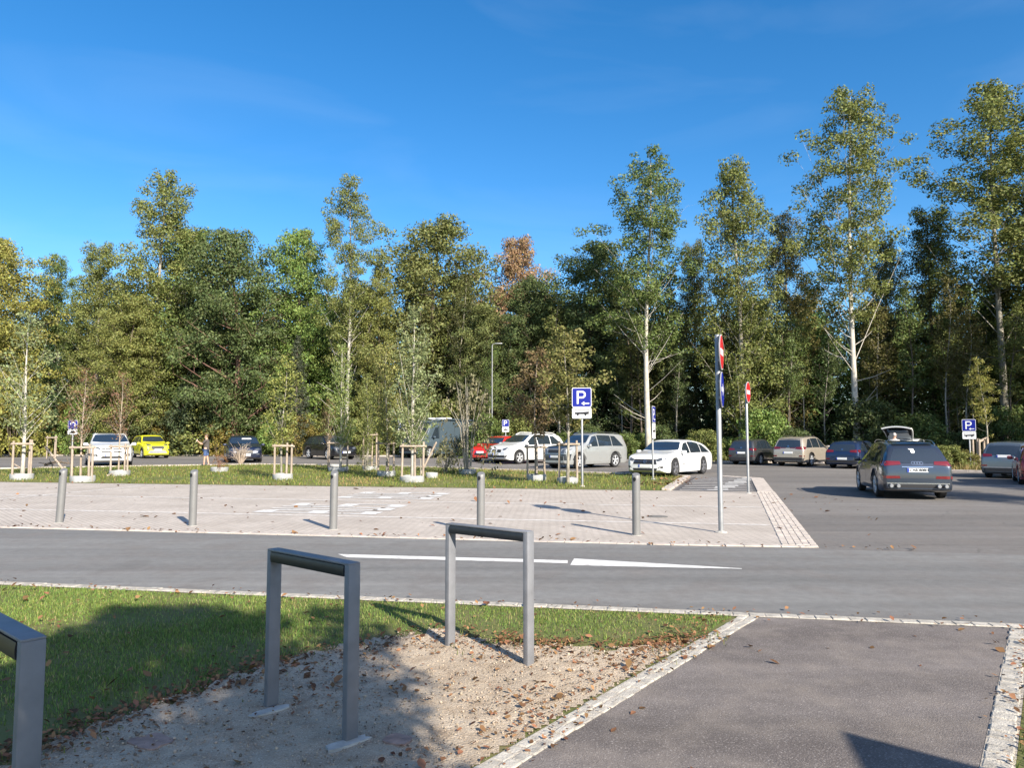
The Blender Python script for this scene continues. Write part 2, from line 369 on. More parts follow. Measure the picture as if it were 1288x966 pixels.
# gravel under the bicycle stands, gently uneven
def in_poly(P, poly):
    x, y = P[:, 0], P[:, 1]; c = np.zeros(len(P), bool); q = [(p[0], p[1]) for p in poly]; j = len(q)-1
    for i in range(len(q)):
        xi, yi = q[i]; xj, yj = q[j]
        with np.errstate(divide='ignore', invalid='ignore'):
            c ^= ((yi > y) != (yj > y)) & (x < (xj-xi)*(y-yi)/(yj-yi+1e-12)+xi)
        j = i
    return c
def lowfreq(P, seed, scale):
    r = np.random.default_rng(seed); out = np.zeros(len(P))
    for k in range(10):
        a = r.uniform(0, 2*pi); f = scale*r.uniform(.5, 2.2); out += np.sin((P[:, 0]*cos(a)+P[:, 1]*sin(a))*f+r.uniform(0, 6.28))
    return out/3.2
left_n = PLb+nl*kw; left_f = PLt+nl*kw
sheet('verge_soil', [st(-60, -6), left_n-Vector((0, 3, 0)), left_n, left_f, st(-60, 6.945)], 0.006, M_lawn)
gx = np.arange(-5.6, 2.6, .045); gy = np.arange(1.6, 6.6, .045)
XX, YY = np.meshgrid(gx, gy); PP = np.stack([XX.ravel(), YY.ravel()], 1)
fringe = [G(880, 802), G(815, 815), G(755, 820), G(690, 812), G(620, 806), G(560, 790), G(500, 800), G(440, 812), G(380, 824), G(320, 842), G(260, 868), G(190, 890), G(110, 915), G(30, 945), G(-60, 980)]
grav_poly = [(p.x, p.y) for p in fringe]+[(-3.6, 2.0), (-3, 1.0), (left_n.x+.3, left_n.y-.2), (left_f.x+.1, left_f.y-.5)]
nx = len(gx); Z = .014+.008*lowfreq(PP, 3, 3.0)+.003*lowfreq(PP, 4, 11)+.003*np.random.default_rng(1).normal(size=len(PP))
# distance towards the sett kerb: keep level with it
dk = np.abs((PP[:, 0]-left_n.x)*nl.x+(PP[:, 1]-left_n.y)*nl.y)
Z = np.clip(Z, .008, .05); Z = np.where(dk < .3, .012+(Z-.012)*dk/.3, Z)
jn = PP+np.random.default_rng(5).normal(0, .05, PP.shape)
ins = in_poly(jn, grav_poly) & (((PP[:, 0]-left_n.x)*nl.x+(PP[:, 1]-left_n.y)*nl.y) > -.004)
idx = np.arange(len(PP)).reshape(len(gy), nx)
q = np.stack([idx[:-1, :-1], idx[:-1, 1:], idx[1:, 1:], idx[1:, :-1]], -1).reshape(-1, 4)
q = q[ins[q].all(1)]
o = link('gravel_ground', np_mesh('gravel_ground', np.column_stack([PP, Z]), q, 4, M_gravel), M_gravel); struct(o)
# pebbles
def scatter(poly, n, seed):
    r = np.random.default_rng(seed); q = np.array([(p[0], p[1]) for p in poly]); a, b = q.min(0), q.max(0)
    P = r.uniform(a, b, (n, 2)); return P[in_poly(P, q)], r
P_, r_ = scatter(grav_poly, 45000, 11)
P_ = P_[((P_[:, 0]-left_n.x)*nl.x+(P_[:, 1]-left_n.y)*nl.y) > .01]
ico = bmesh.new(); bmesh.ops.create_icosphere(ico, subdivisions=1, radius=1); iv = np.array([v.co for v in ico.verts]); ifc = np.array([[v.index for v in f.verts] for f in ico.faces]); ico.free()
nP = len(P_); sz = np.exp(r_.normal(math.log(.0037), .40, nP)); sq = r_.uniform(.6, 1.2, (nP, 1, 3))
V = iv[None]*sq*sz[:, None, None]; V[:, :, 0] += P_[:, 0:1]; V[:, :, 1] += P_[:, 1:2]; V[:, :, 2] += .015+sz[:, None]*.4+.007*lowfreq(P_, 3, 3.0)[:, None]
F = (ifc[None]+np.arange(nP)[:, None, None]*len(iv)).reshape(-1, 3)
M_peb = leaf_mat('pebble', trans=0.0, lo=.3, hi=1.15, fixed=(.40, .325, .245), hue=.015)
struct(link('gravel', np_mesh('gravel', V.reshape(-1, 3), F, 3, M_peb), M_peb), 'stuff')

# ------------------------------------------------------------------ grass
def blades(name, P, seed, h, w, col, m=M_blade, lean=.5, z0=.005, bend=True):
    r = np.random.default_rng(seed); n = len(P)
    hh = h*r.uniform(.45, 1.25, n)*(1+.25*lowfreq(P, seed+1, 3.0)); az = r.uniform(0, 2*pi, n); ln = np.abs(r.normal(0, lean, n)); la = r.uniform(0, 2*pi, n)
    dx, dy = np.cos(az)*w/2, np.sin(az)*w/2; tx, ty = np.cos(la)*np.sin(ln)*hh, np.sin(la)*np.sin(ln)*hh; tz = hh*np.cos(ln)
    V = np.zeros((n, 5, 3)); z = np.full(n, z0)
    V[:, 0] = np.stack([P[:, 0]-dx, P[:, 1]-dy, z], 1); V[:, 1] = np.stack([P[:, 0]+dx, P[:, 1]+dy, z], 1)
    V[:, 2] = np.stack([P[:, 0]+dx*.8+tx*.35, P[:, 1]+dy*.8+ty*.35, z+tz*.6], 1); V[:, 3] = np.stack([P[:, 0]-dx*.8+tx*.35, P[:, 1]-dy*.8+ty*.35, z+tz*.6], 1)
    V[:, 4] = np.stack([P[:, 0]+tx, P[:, 1]+ty, z+tz], 1)
    b = np.arange(n)[:, None]*5
    F = np.concatenate([b+np.array([[0, 1, 2]]), b+np.array([[0, 2, 3]]), b+np.array([[3, 2, 4]])], 0)
    o = link(name, np_mesh(name, V.reshape(-1, 3), F, 3, m), m); o.color = (*col, 1); struct(o, 'stuff'); return o
lawn_poly = [G(-150, 733), G(300, 737), G(600, 748), G(935, 768.5)]+fringe+[G(-200, 1000)]
# clip lawn to the near side of the road kerb
def lawn_points(n, seed, keep=None):
    P, r = scatter(lawn_poly, n, seed); t = P[:, 0]*RN.x+P[:, 1]*RN.y; k = (P[:, 0]-left_f.x)*nl.x+(P[:, 1]-left_f.y)*nl.y
    P = P[(t < 6.94) & (k > .02)]
    return P, r
P, r = lawn_points(300000, 21)
dfr = np.min(np.stack([np.hypot(P[:, 0]-p.x, P[:, 1]-p.y) for p in [a.lerp(b, u) for a, b in zip(fringe[:-1], fringe[1:]) for u in (0, .25, .5, .75)]]), 0)
keep = r.uniform(size=len(P)) < np.clip(.10+dfr*1.3+.25*lowfreq(P, 18, 7), 0.04, 1)*np.clip(.8+.35*lowfreq(P, 8, 2.5), .25, 1)
P = P[keep]
half = r.uniform(size=len(P))
blades('grass', P[half < .62], 31, .031, .005, (.140, .225, .045), lean=.75)
blades('grass', P[(half >= .62) & (half < .93)], 32, .034, .0045, (.21, .275, .06), lean=.8)
blades('grass', P[half >= .93], 33, .036, .0055, (.34, .29, .12), lean=.9)
# sparse tufts spreading into the gravel
P, r = scatter(grav_poly, 60000, 22)
dfr = np.min(np.stack([np.hypot(P[:, 0]-p.x, P[:, 1]-p.y) for p in [a.lerp(b, u) for a, b in zip(fringe[:-1], fringe[1:]) for u in (0, .25, .5, .75)]]), 0)
P = P[(r.uniform(size=len(P)) < np.exp(-dfr/.14)*.8*np.clip(.3+lowfreq(P, 9, 6), 0, 1))]
blades('grass', P, 34, .05, .006, (.13, .16, .035))
# verge at the lower right corner
vr = [PRb+nr*.14, PRt+nr*.14, PRt+nr*6, PRb+nr*6]
sheet('verge_soil_right', [PRb+nr*.141, PRt+nr*.141, PRt+nr*30, PRb+nr*30], .007, M_lawn)
P, r = scatter(vr, 120000, 23); P = P[P[:, 1] < 8]; P = P[P[:, 0]*RN.x+P[:, 1]*RN.y < 6.94]
dk = (P[:, 0]-PRb.x)*nr.x+(P[:, 1]-PRb.y)*nr.y-.12
P = P[r.uniform(size=len(P)) < np.clip(dk*6, .3, 1)]
blades('grass', P, 35, .085, .007, (.125, .165, .03))

# planted island between the bays and the parked cars
isl_f = [st(-75, pave_t1+.02), G(600, 612.7), G(838, 617.3)]
isl_f[1] = st(to_st(isl_f[1])[0], pave_t1+.02); isl_f[2] = st(to_st(isl_f[2])[0], pave_t1+.02)
isl_tip = G(864, 600.5)
isl_b = [G(850, 599.5), G(795, 597.5), G(700, 594), G(590, 590.5), G(480, 586.5), G(330, 584.8), G(160, 587.5), G(0, 590.5), G(-200, 593)]
island = isl_f+[isl_tip]+isl_b+[st(-75, 32)]
sheet('island_ground', island, .020, M_island)
mbk = MB()
def kerb_line(name, pts, w, z0, z1, m, seg=1.0):
    mb = MB()
    for a, b in zip(pts[:-1], pts[1:]):
        a = Vector((a[0], a[1], 0)); b = Vector((b[0], b[1], 0)); d = b-a; n = max(1, round(d.length/seg)); ang = atan2(d.y, d.x); l = d.length/n
        for i in range(n):
            c = a+d*((i+.5)/n); mb.box((c.x, c.y, (z0+z1)/2), (l-.012, w, z1-z0), ang, bev=.012)
    return struct(mb.build(name, m))
kerb_line('kerb_island_end', [G(838, 617.5), isl_tip], .28, 0, .075, M_granp, .8)
kerb_line('kerb_island_rear', [isl_tip]+isl_b, .16, 0, .08, M_granp)
P, r = scatter(island, 130000, 41); P = P[(P[:, 0] > -24) & (P[:, 0] < 9) & (P[:, 1] < 44)]
ks = np.clip(.75+.35*lowfreq(P, 14, .9), .2, 1); P = P[r.uniform(size=len(P)) < ks]
hf = r.uniform(size=len(P)); dry = lowfreq(P, 15, .5)+P[:, 0]*.06
blades('grass', P[(hf < .5) & (dry < .8)], 42, .10, .022, (.13, .18, .028), z0=.03)
blades('grass', P[(hf >= .5) & (hf < .85)], 43, .10, .022, (.19, .205, .045), z0=.03)
blades('grass', P[(hf >= .85) | ((hf < .5) & (dry >= .8))], 44, .09, .022, (.30, .23, .09), z0=.03)
# rear verge under the woodland edge
kerb_line('kerb_rear', TL, .2, 0, .12, M_granp)
verge = TL+[(x, y+5.0) for x, y in TL[::-1]]
P, r = scatter([(a[0], a[1]) for a in TL]+[(a[0]+.5, a[1]+4.5) for a in TL[::-1]], 60000, 45)
blades('grass', P[:12000], 46, .30, .05, (.20, .17, .055), lean=.4)
blades('grass', P[12000:24000], 47, .32, .05, (.12, .14, .03), lean=.4)

bed = [(19.6, 35.0), (21.4, 33.3), (23.0, 33.6), (24.6, 36.4), (24.2, 38.2), (22.4, 37.6)]
sheet('planting_bed', bed, .05, M_verge); kerb_line('kerb_bed', bed+[bed[0]], .16, 0, .11, M_granp, .8)
P, r = scatter(bed, 2500, 48); blades('grass', P, 49, .28, .04, (.24, .20, .07), z0=.05)
# hatched area at the head of the bays
hat = [G(846, 617.2), G(872, 600.5), G(955, 594.0), G(967, 613)]
hat[0] = st(to_st(hat[0])[0], pave_t1+.02); pe_t = edge_right(pave_t1+.02); hat[3] = pe_t-pn*.5
hat_far = edge_right(31.0)-pn*.5
M_hatch = ground_mat('dark_asphalt', [(.085, .082, .085), (.105, .10, .10), (.12, .113, .108)], (.5, 2), (50, (.15, .145, .14), (.06, .058, .058)))
sheet('hatched_asphalt', [hat[0], hat[3], hat_far, G(872, 600.3)], .009, M_hatch)
def quad_mark(pts, z, m, name='road_marking'):
    return sheet(name, pts, z, m)
for ty in np.linspace(.55, 7.6, 9):
    t = pave_t1+ty; a = edge_right(t)-pn*.52
    u = ty/8.2; lx = hat[0].lerp(G(872, 600.3), min(1, u)); b = st(to_st(lx)[0]+.15, t)
    quad_mark([b, a-RD*.05, a-RD*.05+RN*.14, b+RN*.14], .013, M_wornwhite)
kerb_line('kerb_hatch', [pe_t-pn*.25, edge_right(30.0)-pn*.25], .46, 0, .03, M_granp, .6)
kerb_line('kerb_hatch_tip', [edge_right(30.0)-pn*.25, edge_right(30.6)-pn*.7, edge_right(31.2)-pn*1.6], .40, 0, .03, M_granp, .35)
# white ladder-like pictogram on the hatching
for i, ty in enumerate(np.linspace(.5, 7.2, 11)):
    a = G(905-7*(1-i/10), 617); c = G(906, 608); s0 = to_st(G(899, 615))[0]+i*.17
    w_ = .42 if i % 3 == 1 else .62
    t = pave_t1+ty; quad_mark([st(s0-w_*.45, t), st(s0+w_*.55, t), st(s0+w_*.55, t+.30), st(s0-w_*.45, t+.30)], .017, M_white)

# lane lines on paving and road
zl = .019
def line(a, b, w, z=zl, m=M_wornwhite):
    a = Vector((a[0], a[1], 0)); b = Vector((b[0], b[1], 0)); d = (b-a).normalized(); n = Vector((-d.y, d.x, 0))*w/2
    return quad_mark([a-n, b-n, b+n, a+n], z, m)
line(st(-60, 14.12), st(to_st(edge_right(14.12))[0]-.55, 14.12), .12)
line(st(-60, 17.6), st(to_st(edge_right(17.6))[0]-.55, 17.6), .12)
line(st(-60, 22.2), st(-16, 22.2), .1)
line(G(-40, 632.5), G(178, 612), .12)
mk = [G(425, 698.3), G(714, 706.3), G(714, 710), G(436, 702.5)]
quad_mark(mk, .013, M_white)
quad_mark([G(722, 704), G(933, 716.5), G(933, 717.2), G(717, 712.5)], .013, M_white)
# BUS written on the bays, read by a driver coming in from the junction
def glyph(ch):
    w = .17
    if ch == 'B': return [[(0, 0), (w, 0), (w, 1), (0, 1)], [(w, 0), (.62, 0), (.74, .12), (.74, .14), (w, .14)], [(w, .43), (.74, .43), (.74, .57), (w, .57)], [(w, .86), (.74, .86), (.74, .88), (.62, 1), (w, 1)], [(.58, .14), (.74, .14), (.74, .43), (.58, .43)], [(.58, .57), (.74, .57), (.74, .86), (.58, .86)]]
    if ch == 'U': return [[(0, .1), (w, .1), (w, 1), (0, 1)], [(.58, .1), (.75, .1), (.75, 1), (.58, 1)], [(.1, 0), (.65, 0), (.75, .1), (.75, .14), (0, .14), (0, .1)]]
    return [[(0, .03), (.1, 0), (.65, 0), (.75, .1), (.75, .14), (0, .14)], [(0, .43), (.75, .43), (.75, .57), (0, .57)], [(0, .86), (.75, .86), (.75, .97), (.65, 1), (.1, 1), (0, .9)], [(.58, .14), (.75, .14), (.75, .43), (.58, .43)], [(0, .57), (w, .57), (w, .86), (0, .86)]]
def bus_text(p0, length, width, name='bus_lettering'):
    """p0 = corner nearest the camera on the right; letters stand across the lane, tops to the left"""
    mb = MB()
    for i, ch in enumerate('BUS'):
        for poly in glyph(ch):
            pts = []
            for x, y in poly:
                s, t = -y*length, (i*1.0+x)*width/2.75
                pts.append(p0+RD*s+RN*t)
            k = len(mb.v); mb.v.extend([(p.x, p.y, .022) for p in pts]); mb.f.append(tuple(range(k, k+len(pts))))
    return struct(mb.build(name, M_white))
s0, t0 = to_st(G(497, 641.5)); bus_text(st(s0, 14.5), 2.75, 2.2)
s0, t0 = to_st(G(562, 623.2)); bus_text(st(s0, 18.3), 2.6, 2.1)
# inspection cover
mb = MB(); c = G(827, 651); mb.lathe([(.0, .0), (.21, 0), (.21, .006), (.0, .006)], 24)
o = mb.build('manhole_cover', mat('cast_iron', (.17, .16, .145), .8, .2, noise=.3, scale=30)); o.location = (c.x, c.y, .0145)
tag(o, 'round iron inspection cover set flush in the pavers near the right bollard', 'manhole cover')

# ------------------------------------------------------------------ bicycle stands
def bike_stand(a, b, label):
    """frame of flat rectangular tube from foot a to foot b"""
    a = Vector((a[0], a[1], 0)); b = Vector((b[0], b[1], 0)); d = b-a; L_ = d.length; ang = atan2(d.y, d.x); Hh = .925
    t = thing('bicycle_stand', label, 'bike stand', a, ang, 'bicycle stands on the gravel')
    lw, ld = .075, .042            # leg: across the frame, along the bar
    for x in (0, L_):
        mb = MB(); mb.box((x, 0, Hh/2-.05), (ld, lw, Hh+.1), bev=.004); mb.build('leg', M_stand, t, 40)
    mb = MB(); mb.box((L_/2, 0, Hh+.004), (L_+ld-.004, lw, .012), bev=.003); mb.box((L_/2, 0, Hh-.026), (L_-ld-.002, lw-.026, .05))
    mb.box((L_/2, 0, Hh-.058), (L_-ld-.002, lw-.02, .012)); mb.build('top_bar', M_stand, t, 40)
    mb = MB(); n = 9; prof = [(-.5*lw-.002-.0035*sin(pi*k/(n-1)), -.042+.058*k/(n-1)*.98) for k in range(n)]
    prof = prof+[(-y, z) for y, z in prof[::-1]]
    T = Matrix.Translation((ld/2+.002, 0, Hh-.0205)) @ Matrix(((0, 0, 1, 0), (1, 0, 0, 0), (0, 1, 0, 0), (0, 0, 0, 1)))
    mb.prism(prof, 0, L_-ld-.004, T); mb.build('bumper_strip', M_rubber, t, 50)
    return t
d0 = Vector((.94, 1.33, 0))
S1 = (G(341, 892), G(440, 936)); S2 = (G(566, 813), G(665, 838))
bike_stand(S1[0], S1[1], 'bike stand half in shade, between the cut off one and the sunlit one')
bike_stand(S2[0], S2[1], 'sunlit grey bike stand on the gravel, nearest the road')
top0 = at_depth(24, 790, 2.52); S0b = Vector((top0.x+.045, 2.52, 0)); S0a = S0b-(S1[1]-S1[0])
bike_stand(S0a, S0b, 'blue grey bike stand in the shade, cut off by the edge, nearest the camera')
def footing(p, ang, sz, label, m=M_conc, name='concrete_footing', z=.018):
    bm = bmesh.new(); n = 14; r = random.Random(int(p.x*1000)); vs = []
    for k in range(n):
        w = 2*pi*k/n; c = (abs(cos(w))**.5*(1 if cos(w) > 0 else -1)*sz[0]/2, abs(sin(w))**.5*(1 if sin(w) > 0 else -1)*sz[1]/2)
        vs.append((c[0]*r.uniform(.85, 1.1), c[1]*r.uniform(.85, 1.1)))
    mb = MB(); mb.prism(vs, -.05, sz[2]); o = mb.build(name, m, None, 30); o.location = (p.x, p.y, z); o.rotation_euler = (0, 0, ang)
    return tag(o, label, 'footing')
a1 = atan2((S1[1]-S1[0]).y, (S1[1]-S1[0]).x)
footing(G(340, 900), a1+1.5, (.25, .07, .012), 'narrow concrete strip under the rear leg of the half shaded bike stand')
footing(G(437, 941), a1+1.45, (.25, .08, .010), 'broken concrete strip under the front leg of the half shaded bike stand')
footing(G(500, 936), a1+.3, (.14, .12, .014), 'reddish stone fragment in the gravel by the half shaded stand', M_mortar, 'stone_fragment', .012)
footing(G(190, 938), a1+.1, (.22, .17, .012), 'flat reddish slab sunk in the gravel between two bike stands', M_mortar, 'stone_slab', .012)

# ------------------------------------------------------------------ bollards
boll = [(74.5, 658.5, 'leftmost of the grey bollards, leaning slightly, in front of the felled stake', 2.2),
        (242, 662.5, 'grey bollard beside the road, second from the left in the row', .2),
        (419, 667, 'middle grey bollard of the row, before the white bay lettering', .4),
        (604.5, 671, 'grey bollard rising behind the sunlit bike stand', .2),
        (800.5, 674.5, 'rightmost grey bollard, left of the tall no entry sign post', .3)]
for px, py, lb, tilt in boll:
    p = G(px, py); t = thing('bollard', lb, 'bollard', (p.x, p.y, .012), 0, 'grey bollards along the road')
    mb = MB(); n = 24; r = .066; Hh = .985
    vs, fs = [], []
    rings = [(r, -.2), (r, .0), (r, .90), (r, Hh-.012), (r*.9, Hh)]
    for rr, z in rings:
        for k in range(n):
            w = 2*pi*k/n; sl = .022*(-sin(w)) if z > .8 else 0
            vs.append((rr*cos(w), rr*sin(w), z-sl*(1 if z > .92 else 0)))
    for i in range(len(rings)-1):
        for k in range(n): fs.append((i*n+k, i*n+(k+1) % n, (i+1)*n+(k+1) % n, (i+1)*n+k))
    fs.append(tuple((len(rings)-1)*n+k for k in range(n))); mb.add(vs, fs); mb.build('post', M_boll, t, 40)
    mb = MB(); T = Matrix.Translation((-.030, -.0605, .905)) @ Matrix.Rotation(R(-26), 4, 'Z') @ Matrix.Rotation(R(90), 4, 'X')
    mb.prism([(.026*cos(k*pi/8), .034*sin(k*pi/8)) for k in range(16)], -.014, .006, T); mb.build('reflector_recess', M_signblack, t)
    mb = MB(); mb.lathe([(.085, -.02), (.085, .006), (.068, .008)], 24); mb.build('base_collar', M_conc, t, 40)
    t.rotation_euler = (0, R(tilt), R(random.uniform(-8, 8)))

# ------------------------------------------------------------------ traffic signs
def rrect(w, h, r, n=5, cx=0, cy=0):
    P = []
    for sx, sy, a0 in ((1, 1, 0), (-1, 1, 90), (-1, -1, 180), (1, -1, 270)):
        for k in range(n): a = R(a0+90*k/(n-1)); P.append((cx+sx*(w/2-r)+r*cos(a), cy+sy*(h/2-r)+r*sin(a)))
    return P
def circ(r, n=40): return [(r*cos(2*pi*k/n), r*sin(2*pi*k/n)) for k in range(n)]
def frame_at(z, facing, off):
    """matrix: XY of a sign lies upright, +Z looks along the heading facing (degrees)"""
    a = R(facing); nrm = Vector((cos(a), sin(a), 0)); xax = Vector((-sin(a), cos(a), 0))
    m = Matrix(((xax.x, 0, nrm.x, nrm.x*off), (xax.y, 0, nrm.y, nrm.y*off), (0, 1, 0, z), (0, 0, 0, 1)))
    return m
def letter_P(w):
    """capital P: a stem and a ring bowl, as separate polygons"""
    st_ = .20*w; h = 1.45*w; out = [[(0, 0), (st_, 0), (st_, h), (0, h)]]
    ro, ri = .42*w, .42*w-st_; cx, cy = w-ro, h-ro
    out.append([(st_, h-2*ro), (cx, h-2*ro), (cx, h-2*ro+st_), (st_, h-2*ro+st_)])
    out.append([(st_, h-st_), (cx, h-st_), (cx, h), (st_, h)])
    n = 12; ang = [R(-90+180*k/n) for k in range(n+1)]
    for a, b in zip(ang[:-1], ang[1:]):
        out.append([(cx+ri*cos(a), cy+ri*sin(a)), (cx+ro*cos(a), cy+ro*sin(a)), (cx+ro*cos(b), cy+ro*sin(b)), (cx+ri*cos(b), cy+ri*sin(b))])
    return out
def plate(t, name, poly, T, m, z0, z1, parent=None):
    mb = MB(); mb.prism(poly, z0, z1, T); return mb.build(name, m, parent or t, 30)
def multi(t, name, polys, T, m, z0, z1, parent=None):
    mb = MB()
    for p in polys: mb.prism(p, z0, z1, T)
    return mb.build(name, m, parent or t)
def post(t, h, r, m=M_steel, cap=True):
    mb = MB(); mb.lathe([(r, -.3), (r, h-.01), (r*.8, h)], 18); mb.build('pole', m, t, 40)
    mb = MB(); mb.lathe([(r*2.4, -.02), (r*2.4, .012), (r*1.05, .03)], 18); mb.build('base_collar', M_conc, t, 40)
def clamps(t, T, zs, r):
    for z in zs:
        mb = MB(); mb.prism(rrect(.16, .05, .01), -.05, -.006, T @ Matrix.Translation((0, z, 0))); mb.build('clamp', M_signgrey, t)
def disc(t, z, facing, r, kind, off):
    T = frame_at(z, facing, off)
    p = plate(t, 'sign_disc', circ(r), T, M_signgrey, -.014, .002)
    plate(t, 'border', circ(r*.985), T, M_signwhite, .002, .004, p)
    if kind == 'noentry':
        plate(t, 'sign_face', circ(r*.94), T, M_signred, .004, .006, p)
        plate(t, 'bar', rrect(r*1.42, r*.36, .01), T, M_signwhite, .006, .008, p)
    else:
        plate(t, 'sign_face', circ(r*.95), T, M_signblue, .004, .006, p)
        a = r*.62; multi(t, 'arrow', [[(-a, -.06*r*2), (a*.25, -.06*r*2), (a*.25, .06*r*2), (-a, .06*r*2)], [(a*.2, -a*.55), (a, 0), (a*.2, a*.55)]], T, M_signwhite, .006, .008, p)
    clamps(t, T, (-r*.45, r*.45), .03)

p = G(907, 671); t = thing('traffic_sign', 'tall galvanised post with a no entry disc above a blue arrow disc', 'traffic sign', (p.x, p.y, .012))
zt = at_depth(907, 421, p.y).z; post(t, zt-.01, .042)
kpx = p.y/FPX
disc(t, at_depth(907, 444, p.y).z, -21.5, .305, 'noentry', .066)
disc(t, at_depth(907, 491, p.y).z, -20.5, .305, 'arrow', .066)
p = G(941.5, 621.5); t = thing('traffic_sign', 'shorter thin post with a single no entry disc beside the hatched area', 'traffic sign', (p.x, p.y, .012))
post(t, at_depth(940, 483, p.y).z, .036); disc(t, at_depth(940, 494, p.y).z, -29, .305, 'noentry', .055)

def parking_sign(base, label, z_top, size, facing, pole_h, r=.035, arrow=True, bus=True, plate_h=.34, curved=False, depth_px=None):
    t = thing('parking_sign', label, 'parking sign', base)
    post(t, pole_h, r)
    T = frame_at(z_top-size/2, facing, r+.022)
    p = plate(t, 'sign_plate', rrect(size, size, .05), T, M_signgrey, -.012, .002)
    plate(t, 'border', rrect(size*.99, size*.99, .048), T, M_signwhite, .002, .004, p)
    plate(t, 'sign_face', rrect(size*.935, size*.935, .04), T, M_signblue, .004, .006, p)
    w = size*.46
    if curved:
        n = 14; pts = [(.24*size*cos(R(200-220*k/n)), .20*size*sin(R(200-220*k/n))+.05*size) for k in range(n+1)]
        polys = []
        for a, b in zip(pts[:-1], pts[1:]):
            d = Vector((b[0]-a[0], b[1]-a[1])).normalized(); nn = (-d.y*.05*size, d.x*.05*size)
            polys.append([(a[0]-nn[0], a[1]-nn[1]), (b[0]-nn[0], b[1]-nn[1]), (b[0]+nn[0], b[1]+nn[1]), (a[0]+nn[0], a[1]+nn[1])])
        polys.append([(.08*size, -.05*size), (.24*size, -.27*size), (.38*size, -.03*size)])
        multi(t, 'arrow', polys, T, M_signwhite, .006, .008, p)
    else:
        multi(t, 'letter', [[(x-.25*size, y-.36*size+.02) for x, y in q] for q in letter_P(w)], T, M_signwhite, .006, .008, p)
    if arrow:
        a = size; multi(t, 'arrow', [[(.10*a, -.335*a), (.38*a, -.335*a), (.38*a, -.275*a), (.10*a, -.275*a)], [(-.02*a, -.305*a), (.13*a, -.41*a), (.13*a, -.20*a)]], T, M_signwhite, .006, .008, p)
    T2 = frame_at(z_top-size-.02-plate_h/2, facing, r+.022)
    q = plate(t, 'extra_plate', rrect(size*.98, plate_h, .04), T2, M_signwhite, -.012, .003)
    if bus:
        s = size*.36; polys = [[(-s, -.16*s), (s, -.16*s), (s, .22*s), (-s, .10*s)], [(-s, .42*s), (s, .42*s), (s, .50*s), (-s, .50*s)], [(s*.93, .2*s), (s, .2*s), (s, .45*s), (s*.93, .45*s)], [(-s, .1*s), (-s*.95, .1*s), (-s*.95, .45*s), (-s, .45*s)]]
        for cx in (-.58*s, .52*s): polys.append([(cx+.17*s*cos(k*pi/6), -.2*s+.17*s*sin(k*pi/6)) for k in range(12)])
        for i, w in enumerate(polys[:4]): pass
        multi(t, 'bus_symbol', polys[:4], T2, M_signblack, .003, .005, q)
        for w in polys[4:]: multi(t, 'bus_symbol_wheel', [w], T2, M_signblack, .005, .0065, q)
    else:
        s = size*.32; multi(t, 'symbol', [[(-s, -.06), (s, -.06), (s, .0), (-s, .0)], [(-s*.7, .0), (s*.6, .0), (s*.4, .055), (-s*.5, .055)]], T2, M_signblack, .003, .005, q)
    clamps(t, T, (-size*.3, size*.3), r)
    return t
p = G(732.5, 613); k = p.y/FPX
parking_sign((p.x, p.y, .03), 'blue parking sign with left arrow and white bus plate below on the grass', at_depth(733, 489, p.y).z, 24.6*k, -97, at_depth(733, 490, p.y).z-.03)
p = G(821.5, 604); k = p.y/FPX
parking_sign((p.x, p.y, .03), 'narrow blue sign seen almost edge on, left of the white estate car', at_depth(820, 512, p.y).z, .62, -21, at_depth(820, 512, p.y).z-.03, plate_h=.58)
p = Vector((at_depth(92, 537, 35.5).x, 35.5, .03))
parking_sign(p, 'blue sign with white curved arrow above a dark thin sapling', at_depth(92, 529.5, 35.5).z, .42, -75, at_depth(92, 529, 35.5).z-.03, arrow=False, bus=False, plate_h=.24, curved=True)
p = Vector((at_depth(503, 537, 60).x, 61.0, 0)); 
parking_sign(p, 'small blue sign to the left of the blue grey van', at_depth(503, 529, 61).z, .60, -85, at_depth(503, 529, 61).z, arrow=False, bus=False, plate_h=.34, curved=True)
p = Vector((at_depth(636, 537, 54.5).x, 54.5, 0))
parking_sign(p, 'small blue sign above the roof of the red car', at_depth(636, 528, 54.5).z, .52, -92, at_depth(636, 528, 54.5).z, arrow=False, bus=False, plate_h=.36)
p = Vector((at_depth(1227, 541, 35.5).x, 36.0, 0))
parking_sign(p, 'blue parking sign fixed among wooden posts beside the grey blue car', at_depth(1227, 527.5, 36).z, .58, -122, at_depth(1227, 527.5, 36).z, arrow=True, bus=True, plate_h=.36)

# street lamp at the woodland edge
p = Vector((at_depth(619, 500, 57).x, 57, 0)); t = thing('street_lamp', 'thin grey street lamp standing in front of the dark trees', 'street lamp', p)
zt = at_depth(619, 434, 57).z
mb = MB(); mb.tube([(0, 0, -.3), (0, 0, 3), (0, 0, zt)], [.06, .048, .036], 12); mb.build('pole', M_steel, t, 40)
mb = MB(); mb.tube([(0, 0, zt-.05), (.06, 0, zt+.08), (.25, 0, zt+.12)], [.032, .028, .025], 10); mb.build('arm', M_steel, t, 40)
mb = MB(); mb.box((.5, 0, zt+.12), (.55, .2, .07), bev=.02); mb.build('lamp_head', M_signgrey, t, 40)

